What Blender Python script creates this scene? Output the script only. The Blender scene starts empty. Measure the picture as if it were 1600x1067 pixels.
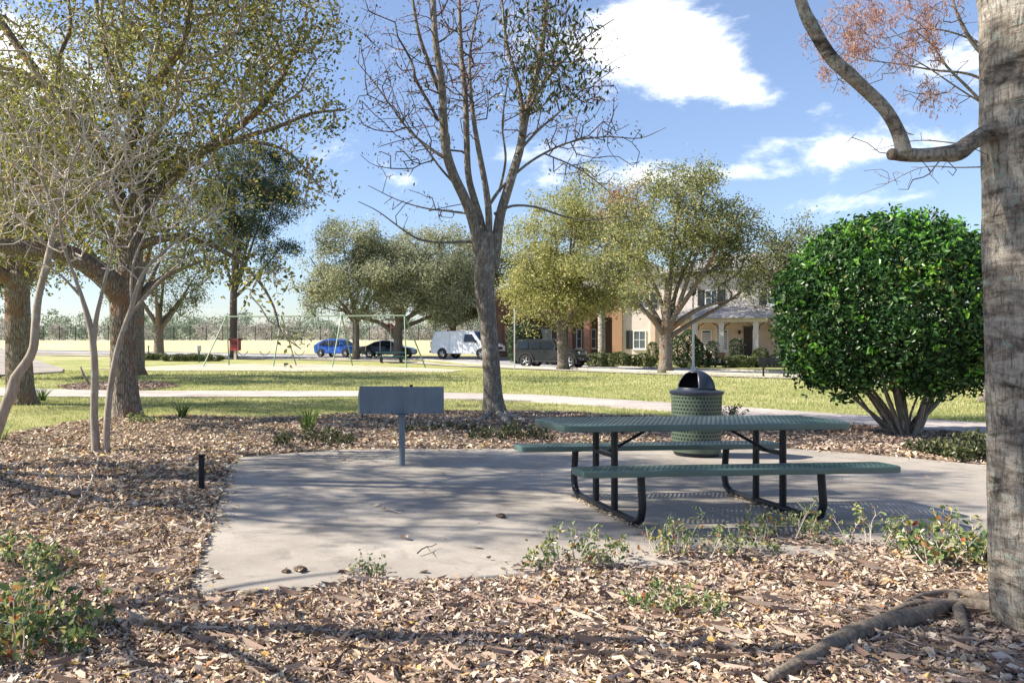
import bpy, math, random
import numpy as np
from mathutils import Vector, Matrix

# ---------------------------------------------------------------- camera, sky, sun
SC = bpy.context.scene
COL = SC.collection
F, CX, HY, H = 1350.0, 560.0, 537.0, 1.45      # focal length and principal point in photo pixels, eye height
cam_d = bpy.data.cameras.new('camera')
cam = bpy.data.objects.new('camera', cam_d); COL.objects.link(cam)
cam_d.sensor_width = 36.0
cam_d.lens = F / 1600 * 36
cam_d.shift_x = (800 - CX) / 1600
cam_d.shift_y = (HY - 533.5) / 1600
cam_d.clip_start = 0.1; cam_d.clip_end = 3000
cam.location = (0, 0, H); cam.rotation_euler = (math.radians(90), 0, 0)
SC.camera = cam

SUN_EL, SUN_AZ = math.radians(39), math.radians(-84)   # azimuth clockwise from +Y
sun_vec = Vector((math.sin(SUN_AZ) * math.cos(SUN_EL), math.cos(SUN_AZ) * math.cos(SUN_EL), math.sin(SUN_EL)))
world = bpy.data.worlds.new('World'); SC.world = world; world.use_nodes = True
wt = world.node_tree; wn, wl = wt.nodes, wt.links
wn.clear()
def wnode(t, **k):
    n = wn.new(t)
    for a, b in k.items(): setattr(n, a, b)
    return n
w_out = wnode('ShaderNodeOutputWorld'); w_bg = wnode('ShaderNodeBackground')
w_sky = wnode('ShaderNodeTexSky', sky_type='NISHITA', sun_disc=False, sun_elevation=SUN_EL, sun_rotation=SUN_AZ,
              altitude=0, air_density=1.0, dust_density=0.3, ozone_density=3.0)
w_bg.inputs['Strength'].default_value = 0.088
wl.new(w_bg.outputs[0], w_out.inputs[0])
def wmath(op, a, b=None, clamp=False):
    n = wnode('ShaderNodeMath', operation=op, use_clamp=clamp)
    for i, v in enumerate((a, b)):
        if v is None: continue
        if isinstance(v, (int, float)): n.inputs[i].default_value = v
        else: wl.new(v, n.inputs[i])
    return n.outputs[0]
w_tc = wnode('ShaderNodeTexCoord')
w_map = wnode('ShaderNodeMapping'); w_map.inputs['Scale'].default_value = (1, 1, 1.9)
wl.new(w_tc.outputs['Generated'], w_map.inputs[0])
w_n = wnode('ShaderNodeTexNoise'); w_n.inputs['Scale'].default_value = 7.0
w_n.inputs['Detail'].default_value = 9; w_n.inputs['Roughness'].default_value = 0.66
w_n.inputs['Distortion'].default_value = 0.25
wl.new(w_map.outputs[0], w_n.inputs['Vector'])
w_sum = None
# clouds: bearing (x over y), height (z over y), half-widths, strength
for u, v, su, sv, a in [(0.325, 0.345, 0.065, 0.042, 0.62), (0.40, 0.305, 0.055, 0.026, 0.55), (0.45, 0.285, 0.025, 0.015, 0.35), (0.19, 0.40, 0.14, 0.05, 0.16),
                     (0.052, 0.181, 0.026, 0.014, 0.45), (0.478, 0.232, 0.022, 0.009, 0.34),
                     (0.575, 0.225, 0.035, 0.013, 0.34), (0.57, 0.165, 0.07, 0.016, 0.30), (0.44, 0.195, 0.06, 0.015, 0.28), (0.68, 0.23, 0.06, 0.02, 0.28),
                     (0.72, 0.345, 0.05, 0.03, 0.32), (0.19, 0.21, 0.08, 0.03, 0.28), (0.36, 0.205, 0.07, 0.022, 0.36), (-0.05, 0.24, 0.08, 0.03, 0.25),
                     (-0.2, 0.10, 0.16, 0.012, 0.22), (-0.33, 0.30, 0.14, 0.05, 0.3), (0.1, 0.09, 0.2, 0.01, 0.16), (0.9, 0.33, 0.16, 0.06, 0.4), (-0.8, 0.4, 0.3, 0.09, 0.3)]:
    c = Vector((u, 1, v)).normalized(); k = 1.0
    s = c.y
    n1 = wnode('ShaderNodeVectorMath', operation='SUBTRACT'); n1.inputs[1].default_value = c
    wl.new(w_tc.outputs['Generated'], n1.inputs[0])
    n2 = wnode('ShaderNodeVectorMath', operation='DIVIDE'); n2.inputs[1].default_value = (su * s, su * s * 1.5, sv * s)
    wl.new(n1.outputs[0], n2.inputs[0])
    n3 = wnode('ShaderNodeVectorMath', operation='DOT_PRODUCT')
    wl.new(n2.outputs[0], n3.inputs[0]); wl.new(n2.outputs[0], n3.inputs[1])
    g = wmath('EXPONENT', wmath('MULTIPLY', n3.outputs['Value'], -0.7))
    g = wmath('MULTIPLY', g, a * 0.62)
    w_sum = g if w_sum is None else wmath('ADD', w_sum, g)
w_sum = wmath('MINIMUM', w_sum, 0.42)
# base cloud cover a little behind and beside, as in view
dens = wmath('ADD', w_n.outputs['Fac'], w_sum)
mr = wnode('ShaderNodeMapRange', interpolation_type='SMOOTHSTEP')
mr.inputs['From Min'].default_value = 0.64; mr.inputs['From Max'].default_value = 0.90
wl.new(dens, mr.inputs['Value'])
mx = wnode('ShaderNodeMix', data_type='RGBA')
mx.inputs['B'].default_value = (10.0, 10.1, 10.4, 1)
w_sep = wnode('ShaderNodeSeparateXYZ'); wl.new(w_tc.outputs['Generated'], w_sep.inputs[0])
w_rmp = wnode('ShaderNodeValToRGB'); el = w_rmp.color_ramp.elements          # clear winter air: bluer low sky, all the way round
el[0].position = 0.0; el[0].color = (0.82, 0.82, 0.90, 1); el[1].position = 0.42; el[1].color = (1.30, 1.14, 1.12, 1)
e2 = el.new(0.16); e2.color = (1.00, 0.95, 1.02, 1)
wl.new(w_sep.outputs['Z'], w_rmp.inputs[0])
w_mul = wnode('ShaderNodeMix', data_type='RGBA', blend_type='MULTIPLY'); w_mul.inputs['Factor'].default_value = 1
wl.new(w_sky.outputs[0], w_mul.inputs['A']); wl.new(w_rmp.outputs[0], w_mul.inputs['B'])
wl.new(mr.outputs[0], mx.inputs['Factor']); wl.new(w_mul.outputs['Result'], mx.inputs['A'])
wl.new(mx.outputs['Result'], w_bg.inputs['Color'])

sun_d = bpy.data.lights.new('sun', 'SUN'); sun_d.energy = 5.0; sun_d.angle = math.radians(0.53); sun_d.color = (1.0, 0.925, 0.81)
sun = bpy.data.objects.new('sun', sun_d); COL.objects.link(sun); sun.location = (-20, 0, 30)
sun.rotation_euler = (-sun_vec).to_track_quat('-Z', 'Y').to_euler()
SC.view_settings.view_transform = 'Standard'; SC.view_settings.look = 'None'
SC.view_settings.gamma = 1; SC.view_settings.use_curve_mapping = False
SC.view_settings.exposure = 1.08
SC.cycles.max_bounces = 8; SC.cycles.transparent_max_bounces = 8
SC.cycles.diffuse_bounces = 3

# ---------------------------------------------------------------- helpers
R = math.radians
rs = np.random.RandomState(7)
def pp(px, py, Y):                       # world point seen at a photo pixel at distance Y
    return np.array([(px - CX) * Y / F, Y, H + (HY - py) * Y / F])
def gp(px, py, z=0.0):                   # ground point seen at a photo pixel
    Y = F * (H - z) / (py - HY)
    return ((px - CX) * Y / F, Y)
def sstep(a, b, x):
    t = np.clip((np.asarray(x, float) - a) / (b - a), 0, 1); return t * t * (3 - 2 * t)
def G(X, Y):                             # terrain height
    X = np.asarray(X, float); Y = np.asarray(Y, float)
    left = np.interp(Y, [0, 50, 60, 71, 80, 100, 132, 150, 5000], [0, 0, .05, .25, .5, 1.1, 1.95, 2.05, 2.05])
    right = np.interp(Y, [0, 36, 50, 57, 60, 63.5, 90, 132, 150, 5000], [0, 0, -.08, -.12, .0, .32, .5, 1.95, 2.05, 2.05])
    s = sstep(-3, 13, X + (Y - 60) * 0.1)
    return left * (1 - s) + right * s
def vnoise(x, y, s=1.0):
    x = x * s; y = y * s
    return (np.sin(1.7 * x + 2.3 * np.sin(0.9 * y + 1.1)) * np.sin(2.1 * y + 1.9 * np.sin(1.3 * x)) +
            0.5 * np.sin(4.3 * x + 1.7 * y + 2.0 * np.sin(2.7 * y)) * np.sin(3.9 * y - 1.2 * x) +
            0.3 * np.sin(9.1 * x - 3.3 * y) * np.sin(8.3 * y + 4.1 * x)) / 1.8
def inpoly(x, y, poly):
    x = np.asarray(x); y = np.asarray(y); c = np.zeros(x.shape, bool)
    n = len(poly); j = n - 1
    for i in range(n):
        xi, yi = poly[i]; xj, yj = poly[j]
        if yi != yj:
            m = ((yi > y) != (yj > y)) & (x < (xj - xi) * (y - yi) / (yj - yi) + xi)
            c ^= m
        j = i
    return c

def link(o, parent=None):
    COL.objects.link(o)
    if parent is not None: o.parent = parent
    return o
def tag(o, label=None, cat=None, group=None, kind=None):
    if label: o['label'] = label
    if cat: o['category'] = cat
    if group: o['group'] = group
    if kind: o['kind'] = kind
    return o
def thing(name, label, cat, loc=(0, 0, 0), rz=0, group=None):
    o = bpy.data.objects.new(name, None); o.empty_display_size = 0.2
    o.location = tuple(float(v) for v in loc); o.rotation_euler = (0, 0, rz); COL.objects.link(o)
    return tag(o, label, cat, group)
def copy_tree(o, parent=None):
    c = o.copy(); COL.objects.link(c); c.parent = parent
    for ch in list(CH.get(o.name, [])): copy_tree_ch(ch, c)
    return c
def copy_tree_ch(ch, c):
    d = ch.copy(); COL.objects.link(d); d.parent = c
    for g in list(CH.get(ch.name, [])): copy_tree_ch(g, d)
CH = {}
def mesh_np(name, V, Fs, mat, parent=None, smooth=False, nper=None):
    """V (n,3) array; Fs (m,k) int array, all faces with k corners, or a list of lists"""
    me = bpy.data.meshes.new(name)
    V = np.asarray(V, np.float32)
    if isinstance(Fs, np.ndarray):
        m, k = Fs.shape; loops = Fs.ravel(); starts = np.arange(m) * k; tot = np.full(m, k)
    else:
        loops = np.array([i for f in Fs for i in f]); tot = np.array([len(f) for f in Fs]); starts = np.concatenate([[0], np.cumsum(tot)[:-1]])
        m = len(tot)
    me.vertices.add(len(V)); me.vertices.foreach_set('co', V.ravel())
    me.loops.add(len(loops)); me.loops.foreach_set('vertex_index', loops.astype(np.int32))
    me.polygons.add(m); me.polygons.foreach_set('loop_start', starts.astype(np.int32)); 
    me.polygons.foreach_set('loop_total', tot.astype(np.int32))
    me.polygons.foreach_set('use_smooth', np.full(m, bool(smooth)))
    me.update(calc_edges=True); me.validate()
    if mat: me.materials.append(mat)
    o = bpy.data.objects.new(name, me); link(o, parent)
    if parent is not None: CH.setdefault(parent.name, []).append(o)
    return o
class MB:
    def __init__(s): s.v = []; s.f = []
    def add(s, V, Fs):
        n = len(s.v); s.v += [tuple(float(c) for c in p) for p in V]; s.f += [[i + n for i in f] for f in Fs]; return s
    def box(s, x0, x1, y0, y1, z0, z1, M=None, b=0.0):
        if b <= 0:
            V = [(x, y, z) for z in (z0, z1) for x, y in ((x0, y0), (x1, y0), (x1, y1), (x0, y1))]
            Fs = [[3, 2, 1, 0], [4, 5, 6, 7], [0, 1, 5, 4], [1, 2, 6, 5], [2, 3, 7, 6], [3, 0, 4, 7]]
        else:
            V = []; rings = ((z0, b), (z0 + b, 0), (z1 - b, 0), (z1, b))
            for z, i in rings:
                X0, X1, Y0, Y1 = x0 + i, x1 - i, y0 + i, y1 - i
                c = b
                V += [(X0 + c, Y0, z), (X1 - c, Y0, z), (X1, Y0 + c, z), (X1, Y1 - c, z), (X1 - c, Y1, z), (X0 + c, Y1, z), (X0, Y1 - c, z), (X0, Y0 + c, z)]
            Fs = [list(range(7, -1, -1)), list(range(24, 32))]
            for r in range(3):
                for k in range(8):
                    a = r * 8 + k; bb = r * 8 + (k + 1) % 8; Fs.append([a, bb, bb + 8, a + 8])
        if M is not None: V = [M @ Vector(p) for p in V]
        return s.add(V, Fs)
    def cyl(s, p, q, r0, r1=None, n=12, cap=True):
        return s.tube([p, q], [r0, r0 if r1 is None else r1], n, cap)
    def tube(s, pts, rad, n=10, cap=True):
        V, Fs = tube_geo(np.array(pts, float), np.broadcast_to(np.array(rad, float), (len(pts),)), n, cap)
        return s.add(V, Fs)
    def lathe(s, prof, n=24, c=(0, 0, 0), M=None):
        V = []; Fs = []
        for r, z in prof:
            for k in range(n):
                a = 2 * math.pi * k / n; V.append((c[0] + r * math.cos(a), c[1] + r * math.sin(a), c[2] + z))
        for i in range(len(prof) - 1):
            for k in range(n):
                k2 = (k + 1) % n; Fs.append([i * n + k, i * n + k2, (i + 1) * n + k2, (i + 1) * n + k])
        if M is not None: V = [M @ Vector(p) for p in V]
        return s.add(V, Fs)
    def prism(s, poly, z0, z1, ax='z'):
        n = len(poly)
        def mk(a, b, h): return {'z': (a, b, h), 'y': (a, h, b), 'x': (h, a, b)}[ax]
        V = [mk(a, b, z0) for a, b in poly] + [mk(a, b, z1) for a, b in poly]
        Fs = [list(range(n - 1, -1, -1)), list(range(n, 2 * n))] + [[i, (i + 1) % n, (i + 1) % n + n, i + n] for i in range(n)]
        return s.add(V, Fs)
    def build(s, name, mat, parent=None, smooth=False, fix=True):
        o = mesh_np(name, np.array(s.v), s.f, mat, parent)
        import bmesh
        bm = bmesh.new(); bm.from_mesh(o.data); bmesh.ops.recalc_face_normals(bm, faces=bm.faces)
        if smooth:
            for f in bm.faces: f.smooth = True
            for e in bm.edges:
                if len(e.link_faces) == 2 and e.calc_face_angle(0) > R(38): e.smooth = False
        bm.to_mesh(o.data); bm.free()
        return o
def frames(P):
    P = np.asarray(P, float); n = len(P)
    T = np.gradient(P, axis=0); T /= np.linalg.norm(T, axis=1)[:, None] + 1e-12
    a = np.array([0, 1, 0.]) if abs(T[0, 1]) < .9 else np.array([1., 0, 0])
    N = np.zeros_like(P); B = np.zeros_like(P); cur = a - T[0] * a.dot(T[0]); cur /= np.linalg.norm(cur)
    for i in range(n):
        cur = cur - T[i] * cur.dot(T[i]); cur /= np.linalg.norm(cur) + 1e-12
        N[i] = cur; B[i] = np.cross(T[i], cur)
    return T, N, B
def tube_geo(P, rad, n=10, cap=True, rough=0.0, lobes=0, seed=0, flute=0.0):
    T, N, B = frames(P); m = len(P)
    a = np.arange(n) * 2 * math.pi / n
    rr = np.repeat(rad[:, None], n, 1)
    if rough:
        r_ = np.random.RandomState(seed)
        nz = r_.randn(m, n); nz = (nz + np.roll(nz, 1, 0) + np.roll(nz, -1, 0) + np.roll(nz, 2, 0)) / 2
        rr = rr * (1 + rough * nz)
    if flute:
        fl = np.sin(a * lobes + seed)[None, :] + .6 * np.sin(a * (lobes - 2) + 2 * seed)[None, :]
        w = np.exp(-np.arange(m) / max(2, m * .12))[:, None]
        rr = rr * (1 + flute * fl * (0.12 + w))
    V = P[:, None, :] + rr[..., None] * (np.cos(a)[None, :, None] * N[:, None, :] + np.sin(a)[None, :, None] * B[:, None, :])
    V = V.reshape(-1, 3)
    i = np.arange(m - 1)[:, None] * n; k = np.arange(n)[None, :]; k2 = (k + 1) % n
    Q = np.stack([i + k, i + k2, i + n + k2, i + n + k], -1).reshape(-1, 4).tolist()
    if cap: Q += [list(range(n - 1, -1, -1)), list(range((m - 1) * n, m * n))]
    return V, Q
def catmull(pts, step):
    pts = np.asarray(pts, float)            # columns: any
    P = np.vstack([2 * pts[0] - pts[1], pts, 2 * pts[-1] - pts[-2]]); out = []
    for i in range(1, len(P) - 2):
        L = np.linalg.norm(P[i + 1, :3] - P[i, :3]); k = max(1, int(L / step))
        t = (np.arange(k) / k)[:, None]
        p0, p1, p2, p3 = P[i - 1], P[i], P[i + 1], P[i + 2]
        out.append(0.5 * (2 * p1 + (p2 - p0) * t + (2 * p0 - 5 * p1 + 4 * p2 - p3) * t ** 2 + (3 * p1 - p0 - 3 * p2 + p3) * t ** 3))
    out.append(pts[-1:]); return np.vstack(out)

# ---------------------------------------------------------------- materials
def newmat(name):
    m = bpy.data.materials.new(name); m.use_nodes = True
    nt = m.node_tree; b = nt.nodes['Principled BSDF']
    return m, nt, b
def N_(nt, t, ins=None, **k):
    n = nt.nodes.new(t)
    for a, b in k.items(): setattr(n, a, b)
    for a, b in (ins or {}).items():
        if hasattr(b, 'links') or isinstance(b, bpy.types.NodeSocket): nt.links.new(b, n.inputs[a])
        else: n.inputs[a].default_value = b
    return n
def ramp(nt, fac, stops, interp='LINEAR'):
    n = nt.nodes.new('ShaderNodeValToRGB'); n.color_ramp.interpolation = interp
    e = n.color_ramp.elements
    while len(e) < len(stops): e.new(0.5)
    for el, (p, c) in zip(e, stops): el.position = p; el.color = (*c, 1)
    nt.links.new(fac, n.inputs[0]); return n.outputs[0]
def coords(nt, scale=(1, 1, 1), kind='Object'):
    tc = nt.nodes.new('ShaderNodeTexCoord')
    return N_(nt, 'ShaderNodeMapping', {'Vector': tc.outputs[kind], 'Scale': scale}).outputs[0]
def noise(nt, vec, s, d=4, r=0.55, dist=0.0):
    return N_(nt, 'ShaderNodeTexNoise', {'Vector': vec, 'Scale': s, 'Detail': d, 'Roughness': r, 'Distortion': dist}).outputs['Fac']
def bump(nt, b, h, strength, dist):
    n = N_(nt, 'ShaderNodeBump', {'Height': h, 'Strength': strength, 'Distance': dist}); nt.links.new(n.outputs[0], b.inputs['Normal'])
def simple(name, c, rough=0.6, metal=0.0, var=0.12, scale=6.0, bmp=0.0, coat=0.0, spec=0.5, bscale=60):
    m, nt, b = newmat(name); v = coords(nt)
    f = noise(nt, v, scale, 5)
    lo = tuple(max(0, x * (1 - var)) for x in c); hi = tuple(min(1, x * (1 + var)) for x in c)
    nt.links.new(ramp(nt, f, [(0.3, lo), (0.7, hi)]), b.inputs['Base Color'])
    b.inputs['Roughness'].default_value = rough; b.inputs['Metallic'].default_value = metal
    b.inputs['Coat Weight'].default_value = coat; b.inputs['Specular IOR Level'].default_value = spec
    if bmp: bump(nt, b, noise(nt, v, bscale, 4), bmp, 0.01)
    return m
def leafmat(name, stops, trans=0.35, rough=0.5, big=None, spec=0.4):
    m, nt, b = newmat(name)
    geo = nt.nodes.new('ShaderNodeNewGeometry')
    v = coords(nt); f = noise(nt, v, 0.9, 2)
    ri = geo.outputs['Random Per Island']
    mixf = N_(nt, 'ShaderNodeMath', {0: ri, 1: N_(nt, 'ShaderNodeMath', {0: f, 1: -0.5}, operation='ADD').outputs[0]}, operation='ADD', use_clamp=True).outputs[0] if big is None else ri
    c = ramp(nt, mixf, stops)
    nt.links.new(c, b.inputs['Base Color']); b.inputs['Roughness'].default_value = rough
    b.inputs['Specular IOR Level'].default_value = spec
    if trans > 0:
        tr = N_(nt, 'ShaderNodeBsdfTranslucent', {'Color': c})
        mx = N_(nt, 'ShaderNodeMixShader', {0: trans, 1: b.outputs[0], 2: tr.outputs[0]})
        nt.links.new(mx.outputs[0], nt.nodes['Material Output'].inputs[0])
    return m
def barkmat(name, dark, light, warm=None, sc=1.0, furrow=1.0, lichen=None, lich_amt=0.6, dist=0.03):
    m, nt, b = newmat(name)
    v = coords(nt, (1, 1, 0.22)); v2 = coords(nt)
    vo = N_(nt, 'ShaderNodeTexVoronoi', {'Vector': N_(nt, 'ShaderNodeMixRGB' if False else 'ShaderNodeVectorMath', {0: v, 1: (0, 0, 0)}, operation='ADD').outputs[0], 'Scale': 26 * sc}, feature='DISTANCE_TO_EDGE').outputs['Distance']
    nz = noise(nt, v, 22 * sc, 6, 0.7)
    h = N_(nt, 'ShaderNodeMath', {0: N_(nt, 'ShaderNodeMath', {0: vo, 1: 1.6 * furrow}, operation='MULTIPLY', use_clamp=True).outputs[0], 1: nz}, operation='ADD').outputs[0]
    col = ramp(nt, h, [(0.35, dark), (1.0, light)])
    patch = noise(nt, v2, 2.3, 4)
    if warm:
        # mix colours go by name on the RGBA sockets
        col = mixcol(nt, ramp(nt, patch, [(0.5, (0, 0, 0)), (0.68, (.8, .8, .8))]), col, warm)
    if lichen:
        pl = noise(nt, v2, 7.5, 6, 0.65, 0.4)
        col = mixcol(nt, ramp(nt, pl, [(1 - lich_amt - 0.02, (0, 0, 0)), (1 - lich_amt + 0.1, (.9, .9, .9))]), col, lichen)
    nt.links.new(col, b.inputs['Base Color']); b.inputs['Roughness'].default_value = 0.9; b.inputs['Specular IOR Level'].default_value = 0.2
    bump(nt, b, h, 0.9, dist)
    return m
def mixcol(nt, fac, a, bcol, blend='MIX'):
    n = nt.nodes.new('ShaderNodeMixRGB'); n.blend_type = blend
    nt.links.new(fac, n.inputs[0])
    for i, c in ((1, a), (2, bcol)):
        if isinstance(c, (tuple, list)): n.inputs[i].default_value = (*c[:3], 1)
        else: nt.links.new(c, n.inputs[i])
    return n.outputs[0]
# ---------------------------------------------------------------- ground materials
def lawn_material():
    m, nt, b = newmat('lawn')
    v = coords(nt); big = noise(nt, v, 0.22, 5, 0.6); mid = noise(nt, v, 1.6, 5, 0.65); fine = noise(nt, v, 28, 5, 0.7)
    c = ramp(nt, mid, [(0.32, (0.16, 0.21, 0.05)), (0.5, (0.36, 0.36, 0.13)), (0.68, (0.55, 0.49, 0.25))])
    c2 = ramp(nt, big, [(0.35, (0.22, 0.27, 0.07)), (0.65, (0.58, 0.52, 0.27))])
    c = mixcol(nt, N_(nt, 'ShaderNodeValue').outputs[0], c, c2)
    nt.nodes[-1] if False else None
    for n in nt.nodes:
        if n.type == 'VALUE': n.outputs[0].default_value = 0.5
    c = mixcol(nt, ramp(nt, fine, [(0.35, (.75, .75, .75)), (0.65, (0, 0, 0))]), c, (0.10, 0.13, 0.04), 'MULTIPLY') if False else mixcol(nt, ramp(nt, fine, [(0.3, (.55, .55, .55)), (0.6, (0, 0, 0))]), c, (0.12, 0.16, 0.045))
    # dry pale field towards the fence
    sep = N_(nt, 'ShaderNodeSeparateXYZ', {0: nt.nodes.new('ShaderNodeTexCoord').outputs['Object']})
    far = N_(nt, 'ShaderNodeMapRange', {'Value': sep.outputs['Y'], 'From Min': 62.0, 'From Max': 92.0}).outputs[0]
    c = mixcol(nt, far, c, ramp(nt, big, [(0.35, (0.46, 0.42, 0.23)), (0.7, (0.60, 0.54, 0.35))]))
    nt.links.new(c, b.inputs['Base Color']); b.inputs['Roughness'].default_value = 0.95; b.inputs['Specular IOR Level'].default_value = 0.1
    bump(nt, b, noise(nt, v, 30, 5, 0.8), 0.8, 0.03)
    return m
def mulch_material():
    m, nt, b = newmat('mulch_soil')
    v = coords(nt); f = noise(nt, v, 35, 6, 0.75); g = noise(nt, v, 3, 4)
    c = ramp(nt, f, [(0.3, (0.05, 0.03, 0.02)), (0.5, (0.16, 0.105, 0.075)), (0.72, (0.34, 0.25, 0.19))])
    c = mixcol(nt, ramp(nt, g, [(0.45, (0, 0, 0)), (0.7, (.35, .35, .35))]), c, (0.22, 0.17, 0.12))
    nt.links.new(c, b.inputs['Base Color']); b.inputs['Roughness'].default_value = 0.95
    bump(nt, b, f, 1.0, 0.03)
    return m
def concrete_material(name, a, bb, stain=0.5):
    m, nt, b = newmat(name)
    v = coords(nt); f = noise(nt, v, 1.3, 6, 0.65); g = noise(nt, v, 120, 3, 0.8); h = noise(nt, v, 0.35, 3)
    c = ramp(nt, f, [(0.3, a), (0.7, bb)])
    c = mixcol(nt, ramp(nt, g, [(0.35, (stain, stain, stain)), (0.5, (0, 0, 0))]), c, tuple(x * .55 for x in a))
    c = mixcol(nt, ramp(nt, h, [(0.45, (0, 0, 0)), (0.62, (.45, .45, .45))]), c, tuple(x * .6 for x in a))
    st = noise(nt, v, 3.7, 7, .7, .6)
    c = mixcol(nt, ramp(nt, st, [(0.52, (0, 0, 0)), (0.68, (.5, .5, .5))]), c, tuple(x * .5 for x in a))
    vo = N_(nt, 'ShaderNodeTexVoronoi', {'Vector': v, 'Scale': 9.0, 'Randomness': 1.0}).outputs['Distance']
    c = mixcol(nt, ramp(nt, vo, [(0.03, (.7, .7, .7)), (0.07, (0, 0, 0))]), c, (0.13, 0.10, 0.08))
    nt.links.new(c, b.inputs['Base Color']); b.inputs['Roughness'].default_value = 0.88; b.inputs['Specular IOR Level'].default_value = 0.25
    bump(nt, b, g, 0.35, 0.006)
    return m
M_lawn = lawn_material(); M_mulch = mulch_material()
M_conc = concrete_material('patio_concrete', (0.30, 0.265, 0.225), (0.46, 0.415, 0.355))
M_path = concrete_material('path_concrete', (0.42, 0.37, 0.33), (0.58, 0.52, 0.47), 0.3)
M_asph = concrete_material('street_asphalt', (0.34, 0.33, 0.33), (0.46, 0.45, 0.45), 0.3)
M_sand = concrete_material('sandy_soil', (0.50, 0.43, 0.30), (0.66, 0.57, 0.45), 0.4)

SLAB = [gp(290, 938, .03), gp(366, 714, .03), gp(545, 701, .03), gp(1230, 700, .03), gp(1400, 713, .03), gp(1557, 728, .03), gp(1900, 760, .03),
        gp(2100, 848, .03), gp(1440, 866, .03)]
MULCH = [(-9, -3)] + [(-9, 9.0)] + [gp(*p) for p in ((-300, 760), (0, 686), (60, 673), (120, 662), (190, 656), (300, 651), (420, 656), (560, 649), (700, 645), (830, 643),
         (930, 650), (1050, 655), (1130, 660), (1210, 663), (1300, 667), (1400, 673), (1500, 680), (1557, 685), (1900, 712))] + [(16, 9), (10, -3)]
PATH = [gp(*p) for p in ((-200, 604), (0, 607), (190, 612), (560, 612), (830, 618), (1100, 634), (1300, 648), (1557, 664), (2000, 694),
         (2000, 722), (1557, 683), (1300, 664), (1100, 647), (830, 628), (560, 621), (190, 622), (0, 620), (-200, 619))]
MULCH2 = [gp(*p) for p in ((88, 604), (130, 599), (200, 597), (262, 598), (282, 604), (240, 609), (180, 611), (110, 611))]
PAD = [gp(-200, 566), gp(0, 558), gp(40, 562), gp(99, 578), gp(97, 583), gp(-200, 600)]
SANDP = [gp(*p) for p in ((150, 577), (250, 573), (330, 570), (520, 571), (640, 574), (720, 578), (690, 582), (560, 582), (400, 580), (250, 580))]
def dense(poly, step):
    out = []
    for i in range(len(poly)):
        a = np.array(poly[i]); b = np.array(poly[(i + 1) % len(poly)]); k = max(1, int(np.linalg.norm(b - a) / step))
        out += [tuple(a + (b - a) * j / k) for j in range(k)]
    return out
def sheet(name, poly, mat, h=0.0, thick=0.0, step=2.0, wob=0.0, follow=True):
    import bmesh
    P = dense(poly, step)
    if wob: P = [(x + wob * float(vnoise(np.array(x), np.array(y), 1.7)), y + wob * float(vnoise(np.array(y), np.array(x), 1.9))) for x, y in P]
    bm = bmesh.new(); vs = [bm.verts.new((x, y, 0)) for x, y in P]
    es = [bm.edges.new((vs[i], vs[(i + 1) % len(vs)])) for i in range(len(vs))]
    bmesh.ops.triangle_fill(bm, edges=es, use_beauty=True)
    for v in bm.verts: v.co.z = float(G(v.co.x, v.co.y)) + h
    if thick:
        fs = list(bm.faces); r = bmesh.ops.extrude_face_region(bm, geom=fs)
        for v in [g for g in r['geom'] if isinstance(g, bmesh.types.BMVert)]: v.co.z -= thick
    bmesh.ops.recalc_face_normals(bm, faces=bm.faces)
    if not thick:
        for f in bm.faces:
            if f.normal.z < 0: f.normal_flip()
    me = bpy.data.meshes.new(name); bm.to_mesh(me); bm.free(); me.materials.append(mat)
    o = bpy.data.objects.new(name, me); link(o); tag(o, kind='structure'); return o

# lawn: one sheet out to the horizon
def lawn():
    ys = np.concatenate([np.arange(-30, 0, 3), np.arange(0, 40, 0.8), np.arange(40, 90, 1.6), np.arange(90, 180, 5), [190, 230, 300, 450, 700, 1100, 1800]])
    xs = np.concatenate([[-1500, -700, -350, -200], np.arange(-140, -40, 8), np.arange(-40, -12, 2.2), np.arange(-12, 22, 0.9), np.arange(22, 50, 2.2), np.arange(50, 140, 10), [200, 350, 700, 1500]])
    X, Y = np.meshgrid(xs, ys); Z = G(X, Y) + 0.02 * vnoise(X, Y, .5) * (Y < 130)
    for poly, d in ((MULCH, .05), (SLAB, .10)):
        Z = np.where(inpoly(X, Y, poly), Z - d, Z)
    ny, nx = X.shape; V = np.stack([X, Y, Z], -1).reshape(-1, 3)
    i = np.arange(ny - 1)[:, None] * nx + np.arange(nx - 1)[None]
    Q = np.stack([i, i + 1, i + nx + 1, i + nx], -1).reshape(-1, 4)
    tag(mesh_np('lawn', V, Q, M_lawn, smooth=True), kind='structure')
lawn()
def mulch_z(x, y):
    z = 0.045 + 0.030 * vnoise(x, y, 1.3) + 0.012 * vnoise(x, y, 5.0)
    # a low mound in front, thinning to nothing at the slab
    return z
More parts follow.
